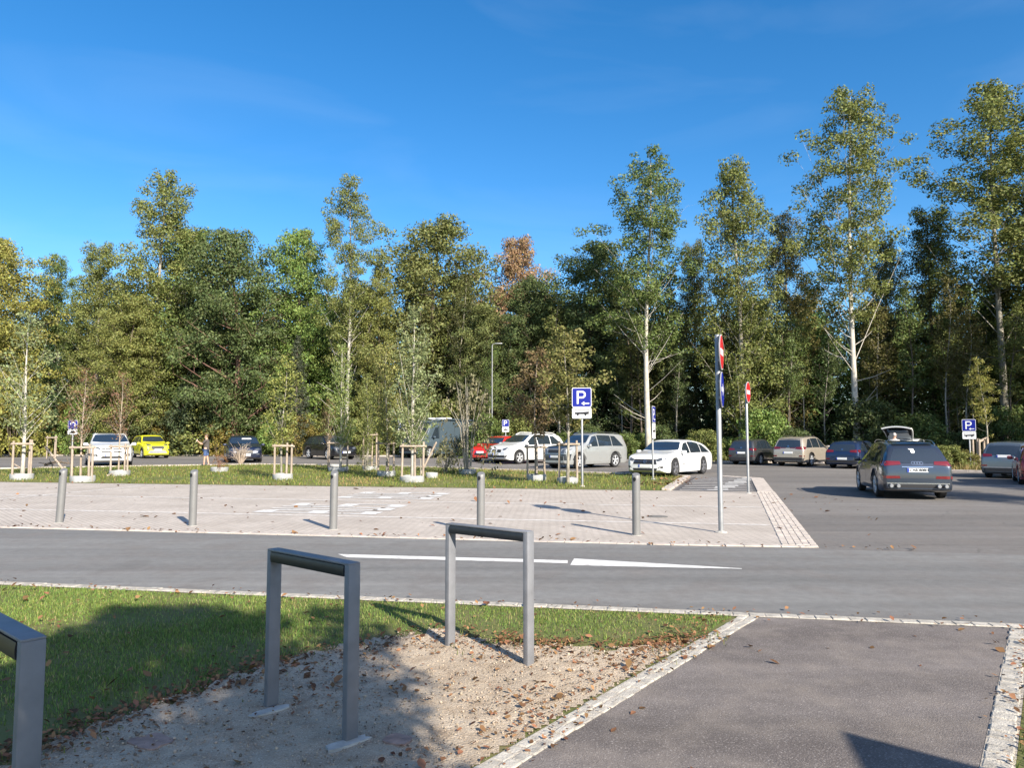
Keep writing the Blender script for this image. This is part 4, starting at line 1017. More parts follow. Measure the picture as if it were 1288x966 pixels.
c = Car('parked_car', 'dark grey crossover seen from behind, leftmost in the right hand row', 4.3, 1.77, 1.58, SUV, paint('graphite', (.06, .062, .066), .5, .35), (14.48, 44.3), 50, .945); cars.append(c); dress(c); rear_dress(c, plate_z=.47); c.cladding()
c = Car('parked_car', 'beige SUV seen from behind between the dark grey and navy cars', 4.48, 1.85, 1.64, SUV, paint('champagne', (.44, .385, .315), .45, .35), (16.6, 42.2), 47, 1.0, wr=.35); cars.append(c); dress(c); rear_dress(c, z=.61, plate_z=.46); c.cladding(); c.rails(-1.6, .1, .60)
c.lamp_pair([(.12, .605*1.64), (.40, .605*1.64), (.40, .625*1.64), (.12, .625*1.64)], 'B', 'light_strip', M_tail, off=.01)
c = Car('parked_car', 'navy hatchback seen from behind at the foot of the tallest poplar', 4.35, 1.83, 1.48, HATCH, paint('night_blue', (.014, .028, .075), .4, .3), (18.1, 39.1), 47, .967); cars.append(c); dress(c); rear_dress(c, z=.62, plate_z=.36)

# white SUV with its tailgate up
c = Car('parked_car', 'white SUV with raised tailgate, mostly hidden by the dark moving SUV', 4.6, 1.88, 1.62, SUV, M_wp, (20.65, 38.6), 50, .95); cars.append(c); dress(c)
c.patch([(-.66, .50), (.66, .50), (.70, 1.0), (.58, 1.46), (-.58, 1.46), (-.70, 1.0)], 'B', 'boot_shade_patch', M_under, off=.012, cell=.08)  # dark patch on the closed body, painted for the shaded boot interior
c.lamp_pair([(.72, .92), (.88, .92), (.86, 1.12), (.72, 1.12)], 'B', 'tail_light', M_tail, off=.012)
mb = MB(); n = 9; vs, fs = [], []
for i in range(n):
    u = i/(n-1)
    for j in range(9):
        v = j/8*2-1; wd = .60+.12*sin(u*pi*.7)
        x = -c.L/2+.50-u*1.0; z = 1.585+.60*sin(u*1.7)+.10*(1-v*v)-.02
        vs.append((x, v*wd, z))
for i in range(n-1):
    for j in range(8): fs.append((i*9+j, i*9+j+1, (i+1)*9+j+1, (i+1)*9+j))
bm = bmesh.new(); bv = [bm.verts.new(v) for v in vs]
for f in fs: bm.faces.new([bv[i] for i in f])
bmesh.ops.recalc_face_normals(bm, faces=bm.faces[:]); bmesh.ops.solidify(bm, geom=bm.faces[:], thickness=.07)
mb.bm(bm); tg = mb.build('tailgate', M_wp, c.t, 45)
mb = MB()
vs2 = [(x, y*.9, z-.085) for x, y, z in vs]; mb.add(vs2, fs); mb.build('tailgate_lining', M_under, tg, 45)
mb = MB(); mb.tube([(-c.L/2+.52, -.56, 1.30), (-c.L/2-.02, -.60, 1.98)], .016, 6); mb.build('gas_strut', M_plastic, c.t)
mb = MB(); mb.tube([(-c.L/2+.52, .56, 1.30), (-c.L/2-.02, .60, 1.98)], .016, 6); mb.build('gas_strut', M_plastic, c.t)
mb = MB(); mb.prism([(-.52, -.28), (.52, -.28), (.46, .30), (-.46, .30)], -.012, .004, Matrix.Translation((-c.L/2-.05, 0, 1.985)) @ Matrix.Rotation(R(22), 4, 'Y') @ Matrix.Rotation(pi/2, 4, 'Z')); mb.build('rear_window', M_glass, tg)

# dark SUV driving away
AU = [(-1, .42), (-.992, .58), (-.965, .65), (-.82, .885), (-.71, .955), (-.45, .988), (-.15, 1.0), (.06, .985), (.16, .945), (.48, .69), (.56, .665), (.84, .60), (.95, .54), (.99, .44), (1, .38)]
c = Car('driving_car', 'dark blue grey SUV driving away across the open asphalt', 4.67, 1.90, 1.66, AU, paint('steel_blue', (.042, .054, .078), .6, .28), (10.86, 20.9), 74.5, .897, wr=.375, clear=.21, belt=(.625, .60, .56), tumble=.31); cars.append(c); dress(c)
h = c.L/2
for s in (1, -1):
    c.patch([(s*y, z) for y, z in ((.42, 1.00), (.89, .955), (.92, 1.095), (.44, 1.09))][::s], 'B', 'tail_light', M_tail, off=.012, cell=.06)
for sd in 'LR': c.patch([(-h+.09, .97), (-h+.38, 1.02), (-h+.34, 1.09), (-h+.10, 1.09)], sd, 'tail_light', M_tail, off=.010)
c.patch([(-.40, .925), (.40, .925), (.40, .945), (-.40, .945)], 'B', 'tailgate_edge', M_chrome, off=.010, cell=.2)
c.plate('B', .845, .54, .115, text='U AB 808H')
c.lamp_pair([(.45, .61), (.88, .60), (.88, .68), (.47, .68)], 'B', 'reflector', M_tail, off=.012)
c.patch([(-.86, .30), (.86, .30), (.88, .44), (-.88, .44)], 'B', 'rear_bumper', M_plastic, off=.010)
c.patch([(-.80, .455), (.80, .455), (.80, .485), (-.80, .485)], 'B', 'bumper_trim', M_chrome, off=.014, cell=.2)
for s in (1, -1):
    for dy in (.52, .70):
        mb = MB(); mb.lathe([(.045, -.05), (.055, .0), (.055, .10)], 16, 'X', (-h-.06, s*dy, .40)); mb.build('exhaust_tip', M_steel, c.t, 40)
pts = [(cos(a), sin(a)) for a in np.linspace(0, 2*pi, 18, endpoint=False)]
for k in range(4):
    y = -.105+.07*k; ring = [(y+.047*u, 1.04+.047*v) for u, v in pts]
    inner = [(y+.036*u, 1.04+.036*v) for u, v in pts]
    c.patch(ring+[ring[0]]+[inner[0]]+inner[::-1], 'B', 'badge_ring', M_chrome, off=.008, depth=.01, cell=1)
st_p = [(.05+.055*u, 1.36+.05*v) for u, v in pts]; c.patch(st_p, 'B', 'window_sticker', M_paper, off=.012); c.patch([(.0, 1.41), (.13, 1.41), (.15, 1.44), (.02, 1.44)], 'B', 'window_sticker', M_paper, off=.012)
c.patch([(-.52, c.H*.935), (.52, c.H*.935), (.50, c.H*.955), (-.50, c.H*.955)], 'B', 'roof_spoiler', c.pm, off=.05, depth=.08, cell=.1)
c.rails(-1.7, .15, .62); c.cladding(paint('steel_blue', (.075, .095, .13)), sill=True)
c = Car('parked_car', 'grey blue SUV seen from behind, right of the wooden posts', 4.48, 1.88, 1.62, SUV, paint('grey_blue', (.13, .16, .19), .5, .33), (20.3, 29.9), 44, .888, wr=.36); cars.append(c); dress(c); rear_dress(c, z=.62, plate_z=.60, badge=False); c.cladding()
c.patch([(-.80, .285*1.62), (.80, .285*1.62), (.82, .315*1.62), (-.82, .315*1.62)], 'B', 'bumper_trim', M_steel, off=.016)
c = Car('parked_car', 'red car cut off by the right edge of the view', 4.3, 1.80, 1.5, HATCH, paint('dark_red', (.40, .02, .018), .1, .3), (18.45, 25.9), 60, .877); cars.append(c); dress(c); rear_dress(c, z=.62, plate_z=.40)

# ------------------------------------------------------------------ foliage meshes
def leaf_quads(C, size, r, N=None, aspect=.62):
    n = len(C); a = r.normal(size=(n, 3))
    nn = r.normal(size=(n, 3)); nn /= np.linalg.norm(nn, axis=1)[:, None]
    if N is not None: nn = N*1.0+nn*.75+np.array([0, 0, .25]); nn /= np.linalg.norm(nn, axis=1)[:, None]+1e-9
    a = np.cross(nn, a); a /= np.linalg.norm(a, axis=1)[:, None]+1e-9; b = np.cross(nn, a)
    s = size*r.uniform(.6, 1.35, n)[:, None]; a = a*s*.5; b = b*s*.5*aspect
    V = np.stack([C-a, C+b*.9-a*.1, C+a, C-b*.9-a*.1], 1).reshape(-1, 3)
    return V, np.arange(n*4).reshape(n, 4)
def prof_fn(p):
    us = [q[0] for q in p]; vs = [q[1] for q in p]; return lambda u: np.interp(u, us, vs)
def make_tree(seed, H, tr, z0, shape, rad, limbs, rise, per, nleaf, rc, leaf, wob=.12, sub=True, lean=0.0, trunk_to=.97, low=0, flat=.75, gap=0.0, limb_r=.24):
    """trunk + limbs as tubes; leaves in clumps along the limbs"""
    r = np.random.default_rng(seed); rr = random.Random(seed); mb = MB()
    n = 12; ax, ay = rr.uniform(0, 6), rr.uniform(0, 6); la = rr.uniform(0, 6.28)
    def tp(u): return Vector((wob*sin(u*5+ax)*u*H*.1+lean*H*u*cos(la), wob*sin(u*4.3+ay)*u*H*.1+lean*H*u*sin(la), u*H))
    U = np.linspace(0, trunk_to, n); mb.tube([tp(u)-Vector((0, 0, .25 if i == 0 else 0)) for i, u in enumerate(U)], [tr*(1.25 if i == 0 else 1)*(1-.92*u**.9) for i, u in enumerate(U)], 9)
    f = prof_fn(shape); Cs = []
    crownH = H*(1-z0)
    for i in range(limbs):
        v = (i+.5)/limbs; v = v**.85
        tip_r = f(v)*rad*rr.uniform(.6, 1.12); az = i*2.399+rr.uniform(-.5, .5); el = R(rise*rr.uniform(.7, 1.25))
        zt = z0*H+crownH*v*.985; zb_ = max(zt-tip_r*math.tan(el), z0*H*.55+.2); base = tp(min(zb_/H, .95)); d = Vector((cos(az), sin(az), 0))
        tip = tp(min(zt/H, .99)); tip = Vector((base.x, base.y, zt))+d*tip_r
        mid = base.lerp(tip, .5)+Vector((0, 0, -.08*tip_r))+Vector((rr.uniform(-.1, .1), rr.uniform(-.1, .1), rr.uniform(-.1, .1)))*tip_r
        lr = max(tr*limb_r*(1-zb_/H)**.8, tr*.05); mb.tube([base, mid, tip], [lr, lr*.62, lr*.2], 5, False)
        if gap and rr.random() < gap: continue
        for k in range(per):
            u = .30+.70*(k+rr.random())/per; p = base.lerp(mid, u*2) if u < .5 else mid.lerp(tip, u*2-1)
            c = p+Vector((rr.gauss(0, 1), rr.gauss(0, 1), rr.gauss(0, .7)))*tip_r*.20+Vector((0, 0, rc*.3))
            if sub: mb.tube([p, c], [lr*.28, lr*.1], 3, False)
            Cs.append((c, rc*rr.uniform(.6, 1.3)*(.55+.45*min(1, tip_r/(rad*.6+1e-6)))))
    for k in range(low):
        u = rr.uniform(.12, z0); base = tp(u); az = rr.uniform(0, 6.28); l = rr.uniform(.3, .9)*rad; tip = base+Vector((cos(az)*l, sin(az)*l, l*rr.uniform(.3, 1.1)))
        mb.tube([base, base.lerp(tip, .5)+Vector((0, 0, -.1)), tip], [tr*.14, tr*.1, tr*.04], 4, False)
        if rr.random() < .5: Cs.append((tip, rc*.7))
    P = []; NN = []
    for c, s in Cs:
        k = max(3, int(nleaf*(s/rc)**2)); q = r.normal(size=(k, 3)); q /= np.linalg.norm(q, axis=1)[:, None]; NN.append(q.copy()); q *= (r.uniform(.15, 1, k)**.5)[:, None]*s; q[:, 2] *= flat
        P.append(q+np.array(c))
    C = np.concatenate(P); V, F = leaf_quads(C, leaf, r, np.concatenate(NN))
    tm = bpy.data.meshes.new('trunk'); tm.from_pydata(mb.v, [], mb.f); tm.polygons.foreach_set('use_smooth', [True]*len(tm.polygons))
    return tm, np_mesh('crown', V, F, 4, M_leaf), H
def make_shrub(seed, Wd, H, clumps, nleaf, rc, leaf, stems=8, top=.6):
    r = np.random.default_rng(seed); rr = random.Random(seed); mb = MB(); P = []; NN = []
    for i in range(stems):
        a = rr.uniform(0, 6.28); l = rr.uniform(.2, .8)*Wd/2; mb.tube([(.1*cos(a), .1*sin(a), -.1), (l*.4*cos(a), l*.4*sin(a), H*.45), (l*cos(a), l*sin(a), H*rr.uniform(.6, .95))], [.035, .022, .008], 5, False)
    for i in range(clumps):
        a = rr.uniform(0, 6.28); h = rr.random()**.8; ra = sqrt(rr.random())*(1-h**2.2*top)*Wd/2
        s = rc*rr.uniform(.6, 1.3); k = int(nleaf*(s/rc)**2); q = r.normal(size=(k, 3)); q /= np.linalg.norm(q, axis=1)[:, None]; NN.append(q.copy()); q *= (r.uniform(.1, 1, k)**.5)[:, None]*s; q[:, 2] *= .8
        P.append(q+np.array([ra*cos(a), ra*sin(a), max(.08, h*H*.92)]))
    V, F = leaf_quads(np.concatenate(P), leaf, r, np.concatenate(NN)); V[:, 2] = np.maximum(V[:, 2], .01)
    tm = bpy.data.meshes.new('stem'); tm.from_pydata(mb.v, [], mb.f)
    return tm, np_mesh('foliage', V, F, 4, M_leaf), H
def plant(name, label, cat, proto, loc, h, rz, col, bark, group=None, wide=1.0, parts=('trunk', 'crown')):
    tm, cm, H0 = proto; t = thing(name, label, cat, loc, rz, group); s = h/H0; t.scale = (s*wide, s*wide, s)
    a = bpy.data.objects.new(parts[0], tm); COL.objects.link(a); a.parent = t
    if not tm.materials: tm.materials.append(bark)
    a.material_slots[0].link = 'OBJECT'; a.material_slots[0].material = bark
    b = bpy.data.objects.new(parts[1], cm); COL.objects.link(b); b.parent = t; b.color = (*col, 1)
    return t

OVAL = [(0, .35), (.2, .75), (.45, 1), (.7, .85), (.9, .5), (1, .15)]
POP = [(0, .55), (.15, .8), (.4, 1.), (.65, .92), (.85, .62), (1, .18)]
ROUND = [(0, .6), (.25, .95), (.5, 1), (.75, .85), (.92, .5), (1, .2)]
CONE = [(0, 1), (.3, .8), (.6, .5), (.85, .25), (1, .05)]
poplar = [make_tree(100+i, 24, .20, .38+.03*i, POP, 3.3, 50, 56, 5, 120, .62, .165, low=14, gap=.04, limb_r=.17) for i in range(4)]
poplar_full = [make_tree(120+i, 22, .26, .14, [(0, .7), (.2, .95), (.45, 1), (.7, .85), (.88, .6), (1, .2)], 3.5, 74, 46, 5, 115, .74, .18, low=6, limb_r=.18) for i in range(3)]
broad = [make_tree(140+i, 16, .30, .12, ROUND, 4.4, 66, 22, 5, 165, .98, .185, low=5, wob=.3, flat=.55) for i in range(4)]
dense = [make_tree(160+i, 16, .25, .06, ROUND, 3.9, 60, 25, 5, 48, .95, .28, sub=False) for i in range(3)]
slender = [make_tree(180+i, 13, .10, .42, OVAL, 1.7, 24, 45, 4, 50, .50, .155, low=10, wob=.35) for i in range(4)]
shrub_d = [make_shrub(200+i, 4.4, 3.0, 120, 70, .42, .15) for i in range(4)]
shrub_l = [make_shrub(210+i, 3.0, 2.6, 46, 34, .30, .11, stems=14) for i in range(3)]
conifer = make_tree(220, 14, .22, .05, CONE, 2.8, 90, 5, 5, 44, .42, .17, sub=False, flat=.5)

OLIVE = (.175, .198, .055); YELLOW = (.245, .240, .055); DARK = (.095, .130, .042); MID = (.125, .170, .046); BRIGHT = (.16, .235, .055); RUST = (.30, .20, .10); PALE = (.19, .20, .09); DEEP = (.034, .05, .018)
def tree_px(name, label, proto, px, top, Y, col, bark, group=None, wide=1.0, rz=None, cat='tree'):
    p = at_depth(px, top, Y); return plant(name, label, cat, proto, (p.x, Y, 0), p.z, rz if rz is not None else random.uniform(0, 6.28), col, bark, group, wide)
# tall poplars
tree_px('poplar_tree', 'tall poplar towering at the left above the yellow car', poplar_full[0], 205, 212, 66, OLIVE, M_bark_pale, None, .95)
tree_px('poplar_tree', 'slim tall poplar with white trunk above the black hatchback', poplar[0], 441, 220, 62, OLIVE, M_bark_white, None, .95)
tree_px('poplar_tree', 'tall poplar with long white trunk behind the white estate car', poplar[1], 811, 184, 51, MID, M_bark_white, None, 1.25)
tree_px('poplar_tree', 'yellowish poplar standing behind the two no entry signs', poplar_full[1], 925, 200, 50, OLIVE, M_bark_pale, None, .98)
tree_px('poplar_tree', 'tallest poplar, bare lower limbs, above the navy and beige cars', poplar[2], 1063, 106, 47.5, OLIVE, M_bark_white, None, 1.10)
tree_px('poplar_tree', 'tall poplar behind the parking sign with wooden posts', poplar[3], 1244, 98, 47.5, OLIVE, M_bark_pale, None, 1.3)
tree_px('poplar_tree', 'poplar partly cut off at the top right corner', poplar[0], 1318, 80, 45.5, OLIVE, M_bark_pale, None, 1.05)
# first row of the woodland
tree_px('poplar_tree', 'poplar with two crown tips left of the towering poplar', poplar_full[2], 128, 302, 66, OLIVE, M_bark_pale, None, .95)
tree_px('poplar_tree', 'smaller poplar between the left edge and the two tipped poplar', poplar_full[0], 78, 318, 68, MID, M_bark_pale, None, .95)
tree_px('broadleaf_tree', 'yellowing tree at the left edge behind the pale sapling', broad[0], 2, 298, 62, YELLOW, M_bark_dark, None, .9)
tree_px('broadleaf_tree', 'dark green tree with crooked brown trunk above the dark blue car', broad[1], 300, 290, 63, DARK, M_bark_red, None, .95)
tree_px('broadleaf_tree', 'dense dark tree filling in left of the crooked brown trunk', broad[3], 248, 290, 68, MID, M_bark_dark, None, .9)
tree_px('broadleaf_tree', 'bright green tree between the crooked trunk and the slim poplar', broad[2], 380, 292, 66, BRIGHT, M_bark_dark, None, .75)
tree_px('broadleaf_tree', 'big olive tree with broad crown above the camper van', broad[0], 548, 274, 66, (.155, .170, .05), M_bark_dark, None, 1.05)
tree_px('broadleaf_tree', 'yellow olive tree close behind the slim white poplar', poplar_full[1], 478, 330, 63, (.21, .225, .06), M_bark_dark, None, .8)
tree_px('broadleaf_tree', 'rusty brown crown showing behind the green woodland', broad[3], 655, 300, 74, RUST, M_bark_dark, None, .72)
tree_px('broadleaf_tree', 'dark green tree above the white people carrier', broad[1], 668, 352, 61, DARK, M_bark_dark, None, .9)
tree_px('broadleaf_tree', 'large deep green tree above the silver SUV', broad[2], 748, 308, 60, DARK, M_bark_dark, None, 1.0)
tree_px('broadleaf_tree', 'olive tree lower right of the big olive tree', broad[3], 610, 385, 62, (.15, .175, .055), M_bark_dark, None, .9)
tree_px('broadleaf_tree', 'yellow green tree at the foot of the towering left poplar', broad[1], 165, 372, 63, (.19, .205, .055), M_bark_dark, None, .9)
tree_px('conifer_tree', 'dark conifer half hidden near the left edge', conifer, 62, 420, 64, (.035, .07, .025), M_bark_dark, None, .9)
tree_px('conifer_tree', 'grey green conifer in the shade beside the slim poplar', conifer, 375, 420, 61.5, (.07, .085, .05), M_bark_dark, None, .9)
tree_px('broadleaf_tree', 'thin olive tree between the white trunked and the yellowish poplars', poplar_full[2], 872, 300, 56, (.15, .155, .05), M_bark_dark, None, .7)
tree_px('broadleaf_tree', 'brownish olive tree right behind the yellowish poplar', poplar_full[0], 985, 262, 54, (.20, .18, .055), M_bark_dark, None, .85)
tree_px('broadleaf_tree', 'dark tree between the tallest poplar and the one by the wooden posts', poplar_full[2], 1165, 262, 52, (.13, .135, .042), M_bark_dark, None, .95)
tree_px('broadleaf_tree', 'shaded tree just right of the tallest poplar', poplar_full[1], 1110, 300, 57, (.12, .125, .04), M_bark_dark, None, .9)
tree_px('broadleaf_tree', 'shaded tree at the right edge behind the parking sign', poplar_full[0], 1292, 240, 49, (.13, .135, .04), M_bark_dark, None, .95)
tree_px('broadleaf_tree', 'low olive tree leaning over the wooden posts at the right', shrub_d[1] if False else slender[2], 1236, 450, 37.2, YELLOW, M_bark_pale, None, 1.1)
# slender trunks at the wood's edge
sl = [(155, 405, 64, 'thin leaning trunk above the gap left of the yellow car'), (617, 430, 58, 'thin pale trunk rising just beside the street lamp'), (990, 400, 49.5, 'thin trunk above the beige SUV in the shaded wood'),
      (960, 380, 51, 'thin trunk above the dark grey crossover in the shaded wood'), (1035, 415, 50, 'thin trunk just left of the tallest poplar'), (1100, 380, 49.5, 'thin trunk right of the tallest poplar above the open tailgate'),
      (1140, 360, 48, 'thin pale trunk above the driving SUV'), (1185, 350, 47, 'thin trunk left of the parking sign on wooden posts'), (1212, 395, 46.5, 'thin trunk close behind the parking sign on wooden posts'), (1268, 380, 46, 'thin trunk near the right edge above the grey blue SUV'),
      (850, 420, 53, 'thin grey trunk right of the white trunked poplar'), (780, 430, 56, 'thin trunk in the shade above the silver SUV'), (700, 420, 59, 'thin trunk in the dark wood above the white people carrier')]
for i, (px, tp_, Y, lb) in enumerate(sl):
    tree_px('slender_tree', lb, slender[i % 4], px, tp_, Y, random.choice([OLIVE, MID, (.12, .11, .03), DARK]), M_bark_pale if i % 3 else M_bark_dark, None, random.uniform(.8, 1.1))
# the wood behind, rows that nothing tells apart
rw = random.Random(3); k = 0
def tl_y(x): return float(np.interp(x, [q[0] for q in TL], [q[1] for q in TL]))
TOPS = [(-80, 330), (0, 345), (50, 372), (100, 335), (170, 320), (345, 350), (400, 352), (480, 325), (620, 335), (700, 335), (800, 350), (880, 350), (940, 345), (1030, 355), (1140, 350), (1200, 335), (1290, 320), (1400, 300)]
def top_px(px): return float(np.interp(px, [a for a, b in TOPS], [b for a, b in TOPS]))
for row, (dy, n_) in enumerate(((9, 22), (17, 20), (27, 18))):
    for i in range(n_):
        px = -120+(i+rw.uniform(.1, .9))*1560/n_
        Y = 0
        for _ in range(4):
            x = (px-644)/FPX*(Y or 55); Y = tl_y(x)+dy+rw.uniform(-1.5, 1.5)
        top = top_px(px)+rw.uniform(5, 60)+(0 if row else 25)
        pr = rw.choice(dense); p = at_depth(px, top, Y)
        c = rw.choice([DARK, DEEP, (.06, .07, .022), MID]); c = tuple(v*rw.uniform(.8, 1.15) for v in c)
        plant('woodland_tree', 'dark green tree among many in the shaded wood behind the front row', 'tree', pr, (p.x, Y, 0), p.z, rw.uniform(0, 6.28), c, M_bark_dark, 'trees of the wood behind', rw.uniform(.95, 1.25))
# dark thin trunks between them
for i in range(46):
    px = rw.uniform(560, 1330) if i % 4 else rw.uniform(0, 560); x = (px-644)/FPX*52; Y = tl_y(x)+rw.uniform(3.5, 9); p = at_depth(px, rw.uniform(330, 430), Y)
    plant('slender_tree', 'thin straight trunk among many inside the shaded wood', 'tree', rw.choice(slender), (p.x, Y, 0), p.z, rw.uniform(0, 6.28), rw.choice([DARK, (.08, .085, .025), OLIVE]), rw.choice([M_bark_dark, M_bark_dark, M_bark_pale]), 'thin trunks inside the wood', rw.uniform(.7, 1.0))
# bushes along the woodland edge
named = [(20, 470, 60, 3.2, YELLOW, 'yellow green bush behind the leftmost sapling'), (112, 500, 64.8, 3.6, BRIGHT, 'fresh green bush behind the white SUV with dark roof'), (70, 505, 65.5, 3.2, (.17, .14, .035), 'brownish yellow bush left of the white SUV'),
         (215, 515, 65, 3.0, (.19, .155, .035), 'tall yellowish bush right behind the yellow car'), (250, 480, 64, 3.8, (.07, .095, .04), 'grey green bush right of the yellow car'), (275, 530, 62.5, 2.6, (.22, .18, .04), 'golden bush behind the standing person'),
         (345, 530, 62, 2.6, BRIGHT, 'bright green bush right of the dark blue hatchback'), (375, 520, 62, 3.0, (.18, .15, .035), 'golden green bush left of the black hatchback'), (455, 525, 61, 3.0, OLIVE, 'olive bush between the black hatchback and the van'),
         (430, 500, 63, 3.5, (.13, .14, .035), 'olive green bush behind the black hatchback'), (610, 520, 57, 3.0, MID, 'green bush behind the red hatchback'), (655, 525, 56, 2.8, OLIVE, 'small olive bush left of the white people carrier roof'),
         (785, 545, 51, 2.2, MID, 'low green bush at the foot of the white poplar trunk'), (885, 540, 47.6, 2.2, OLIVE, 'light green bush just right of the white estate car'), (958, 513, 48, 3.2, BRIGHT, 'bright green rounded bush above the dark grey crossover'),
         (1150, 520, 46.5, 3.4, MID, 'green bush above the open tailgate'), (1190, 560, 35.8, 1.9, OLIVE, 'olive bush between the driving SUV and the wooden posts'), (1090, 500, 47, 3.6, (.075, .1, .03), 'green bush right of the tallest poplar trunk'), (1208, 566, 36.5, 1.6, (.16, .15, .04), 'dry low bush left of the wooden posts'),
         (1262, 510, 46.5, 3.0, MID, 'green bush behind the grey blue SUV')]
for i, (px, top, Y, w_, col, lb) in enumerate(named):
    p = at_depth(px, top, Y); plant('bush', lb, 'bush', shrub_d[i % 4], (p.x, Y, 0), p.z, rw.uniform(0, 6.28), col, M_bark_dark, 'bushes along the woodland edge', max(.6, w_*1.35/4.4/(p.z/3.0)), ('stem', 'foliage'))
for i in range(52):
    px = -60+i*1420/51+rw.uniform(-10, 10); x = (px-644)/FPX*52
    for _ in range(3): Y = tl_y(x)+rw.uniform(1.2, 5); x = (px-644)/FPX*Y
    h_ = rw.uniform(2.6, 5.0) if px < 560 else rw.uniform(1.2, 2.6)
    if px > 560 and i % 3 == 0: continue
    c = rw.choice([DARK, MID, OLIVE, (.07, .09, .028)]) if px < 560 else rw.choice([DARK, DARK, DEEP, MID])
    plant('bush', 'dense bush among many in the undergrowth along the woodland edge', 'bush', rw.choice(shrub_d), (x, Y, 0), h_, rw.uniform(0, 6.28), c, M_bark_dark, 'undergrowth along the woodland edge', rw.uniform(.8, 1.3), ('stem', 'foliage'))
# far undergrowth closing the view below the crowns
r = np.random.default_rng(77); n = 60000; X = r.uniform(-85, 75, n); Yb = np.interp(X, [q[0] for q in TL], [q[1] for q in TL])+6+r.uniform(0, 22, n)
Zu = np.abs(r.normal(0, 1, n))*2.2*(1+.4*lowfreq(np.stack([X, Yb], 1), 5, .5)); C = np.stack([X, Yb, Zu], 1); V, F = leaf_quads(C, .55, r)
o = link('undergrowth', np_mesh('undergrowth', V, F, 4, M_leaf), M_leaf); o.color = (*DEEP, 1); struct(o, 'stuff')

# ------------------------------------------------------------------ young trees on the island, stakes and rings
sap = {}
def mk_sap(key, seed, H, tr, z0, shape, rad, limbs, rise, per, nleaf, rc, leaf, **k): sap[key] = make_tree(seed, H, tr, z0, shape, rad, limbs, rise, per, nleaf, rc, leaf, sub=False, **k)
mk_sap('spread', 301, 6, .075, .30, OVAL, 1.35, 28, 50, 5, 38, .28, .10, wob=.1, gap=.15)
mk_sap('column', 302, 6.5, .075, .22, [(0, .5), (.2, .9), (.5, 1), (.8, .6), (1, .15)], .9, 40, 66, 5, 36, .26, .10, wob=.08, gap=.05)
mk_sap('twig', 303, 4.5, .045, .42, OVAL, .75, 44, 58, 3, 9, .20, .08, wob=.15)
mk_sap('olive', 304, 5.5, .06, .40, ROUND, 1.15, 28, 40, 4, 44, .30, .12, wob=.25)
mk_sap('airy', 305, 5.5, .05, .28, OVAL, .9, 32, 55, 4, 31, .27, .10, wob=.25)
mk_sap('maple', 306, 5.5, .06, .42, [(0, .7), (.3, 1), (.6, .85), (.85, .5), (1, .2)], 1.2, 28, 42, 4, 40, .30, .125, wob=.15)
GREYG = (.215, .25, .11)
saplings = [ # base px, top px, kind, leaf colour, bark, width, label
 (28, 603, 392, 'spread', GREYG, M_bark_white, 1.0, 'leftmost young tree with pale trunk and spreading branches', 0),
 (101, 606, 462, 'twig', (.17, .10, .05), M_woodold, 1.0, 'young tree with bare reddish twigs in front of the white SUV bonnet', 0),
 (149, 598, 468, 'twig', (.18, .10, .05), M_woodold, .9, 'small reddish twiggy sapling in front of the right headlight of the white SUV', 0),
 (354, 603, 448, 'airy', (.22, .24, .06), M_bark_pale, 1.05, 'thin yellow green sapling between the dark blue and black hatchbacks', 0),
 (412, 590, 500, 'twig', (.18, .12, .05), M_woodold, .8, 'reddish sapling leaning in front of the black hatchback', 0),
 (428, 594, 430, 'column', (.20, .25, .075), M_bark_white, .85, 'white trunked sapling in front of the black hatchback', 0),
 (462, 592, 470, 'airy', OLIVE, M_bark_pale, .8, 'faint olive sapling left of the tall white columnar one', 0),
 (486, 600, 430, 'airy', (.24, .24, .07), M_bark_pale, 1.0, 'olive leaved sapling just left of the tall white columnar one', 0),
 (519, 606, 382, 'column', GREYG, M_bark_white, 1.05, 'tallest sapling with white trunk and upright branches before the van', 0),
 (529, 603, 492, 'airy', (.19, .24, .09), M_bark_pale, .8, 'small leafy sapling leaning against the tall white columnar one', 0),
 (674, 604, 438, 'maple', (.17, .125, .055), M_woodold, .95, 'sapling with brown tinged leaves in front of the white people carrier', 0),
 (714, 610, 412, 'olive', (.19, .185, .055), M_bark_pale, 1.0, 'yellow olive sapling in front of the silver SUV', 0)]
for px, py, top, kind, col, bark, wd, lb, _ in saplings:
    b = G(px, py); p = at_depth(px, top, b.y); plant('sapling', lb, 'young tree', sap[kind], (b.x, b.y, .03), p.z, random.uniform(0, 6.28), col, bark, 'young trees on the grass island', wd)
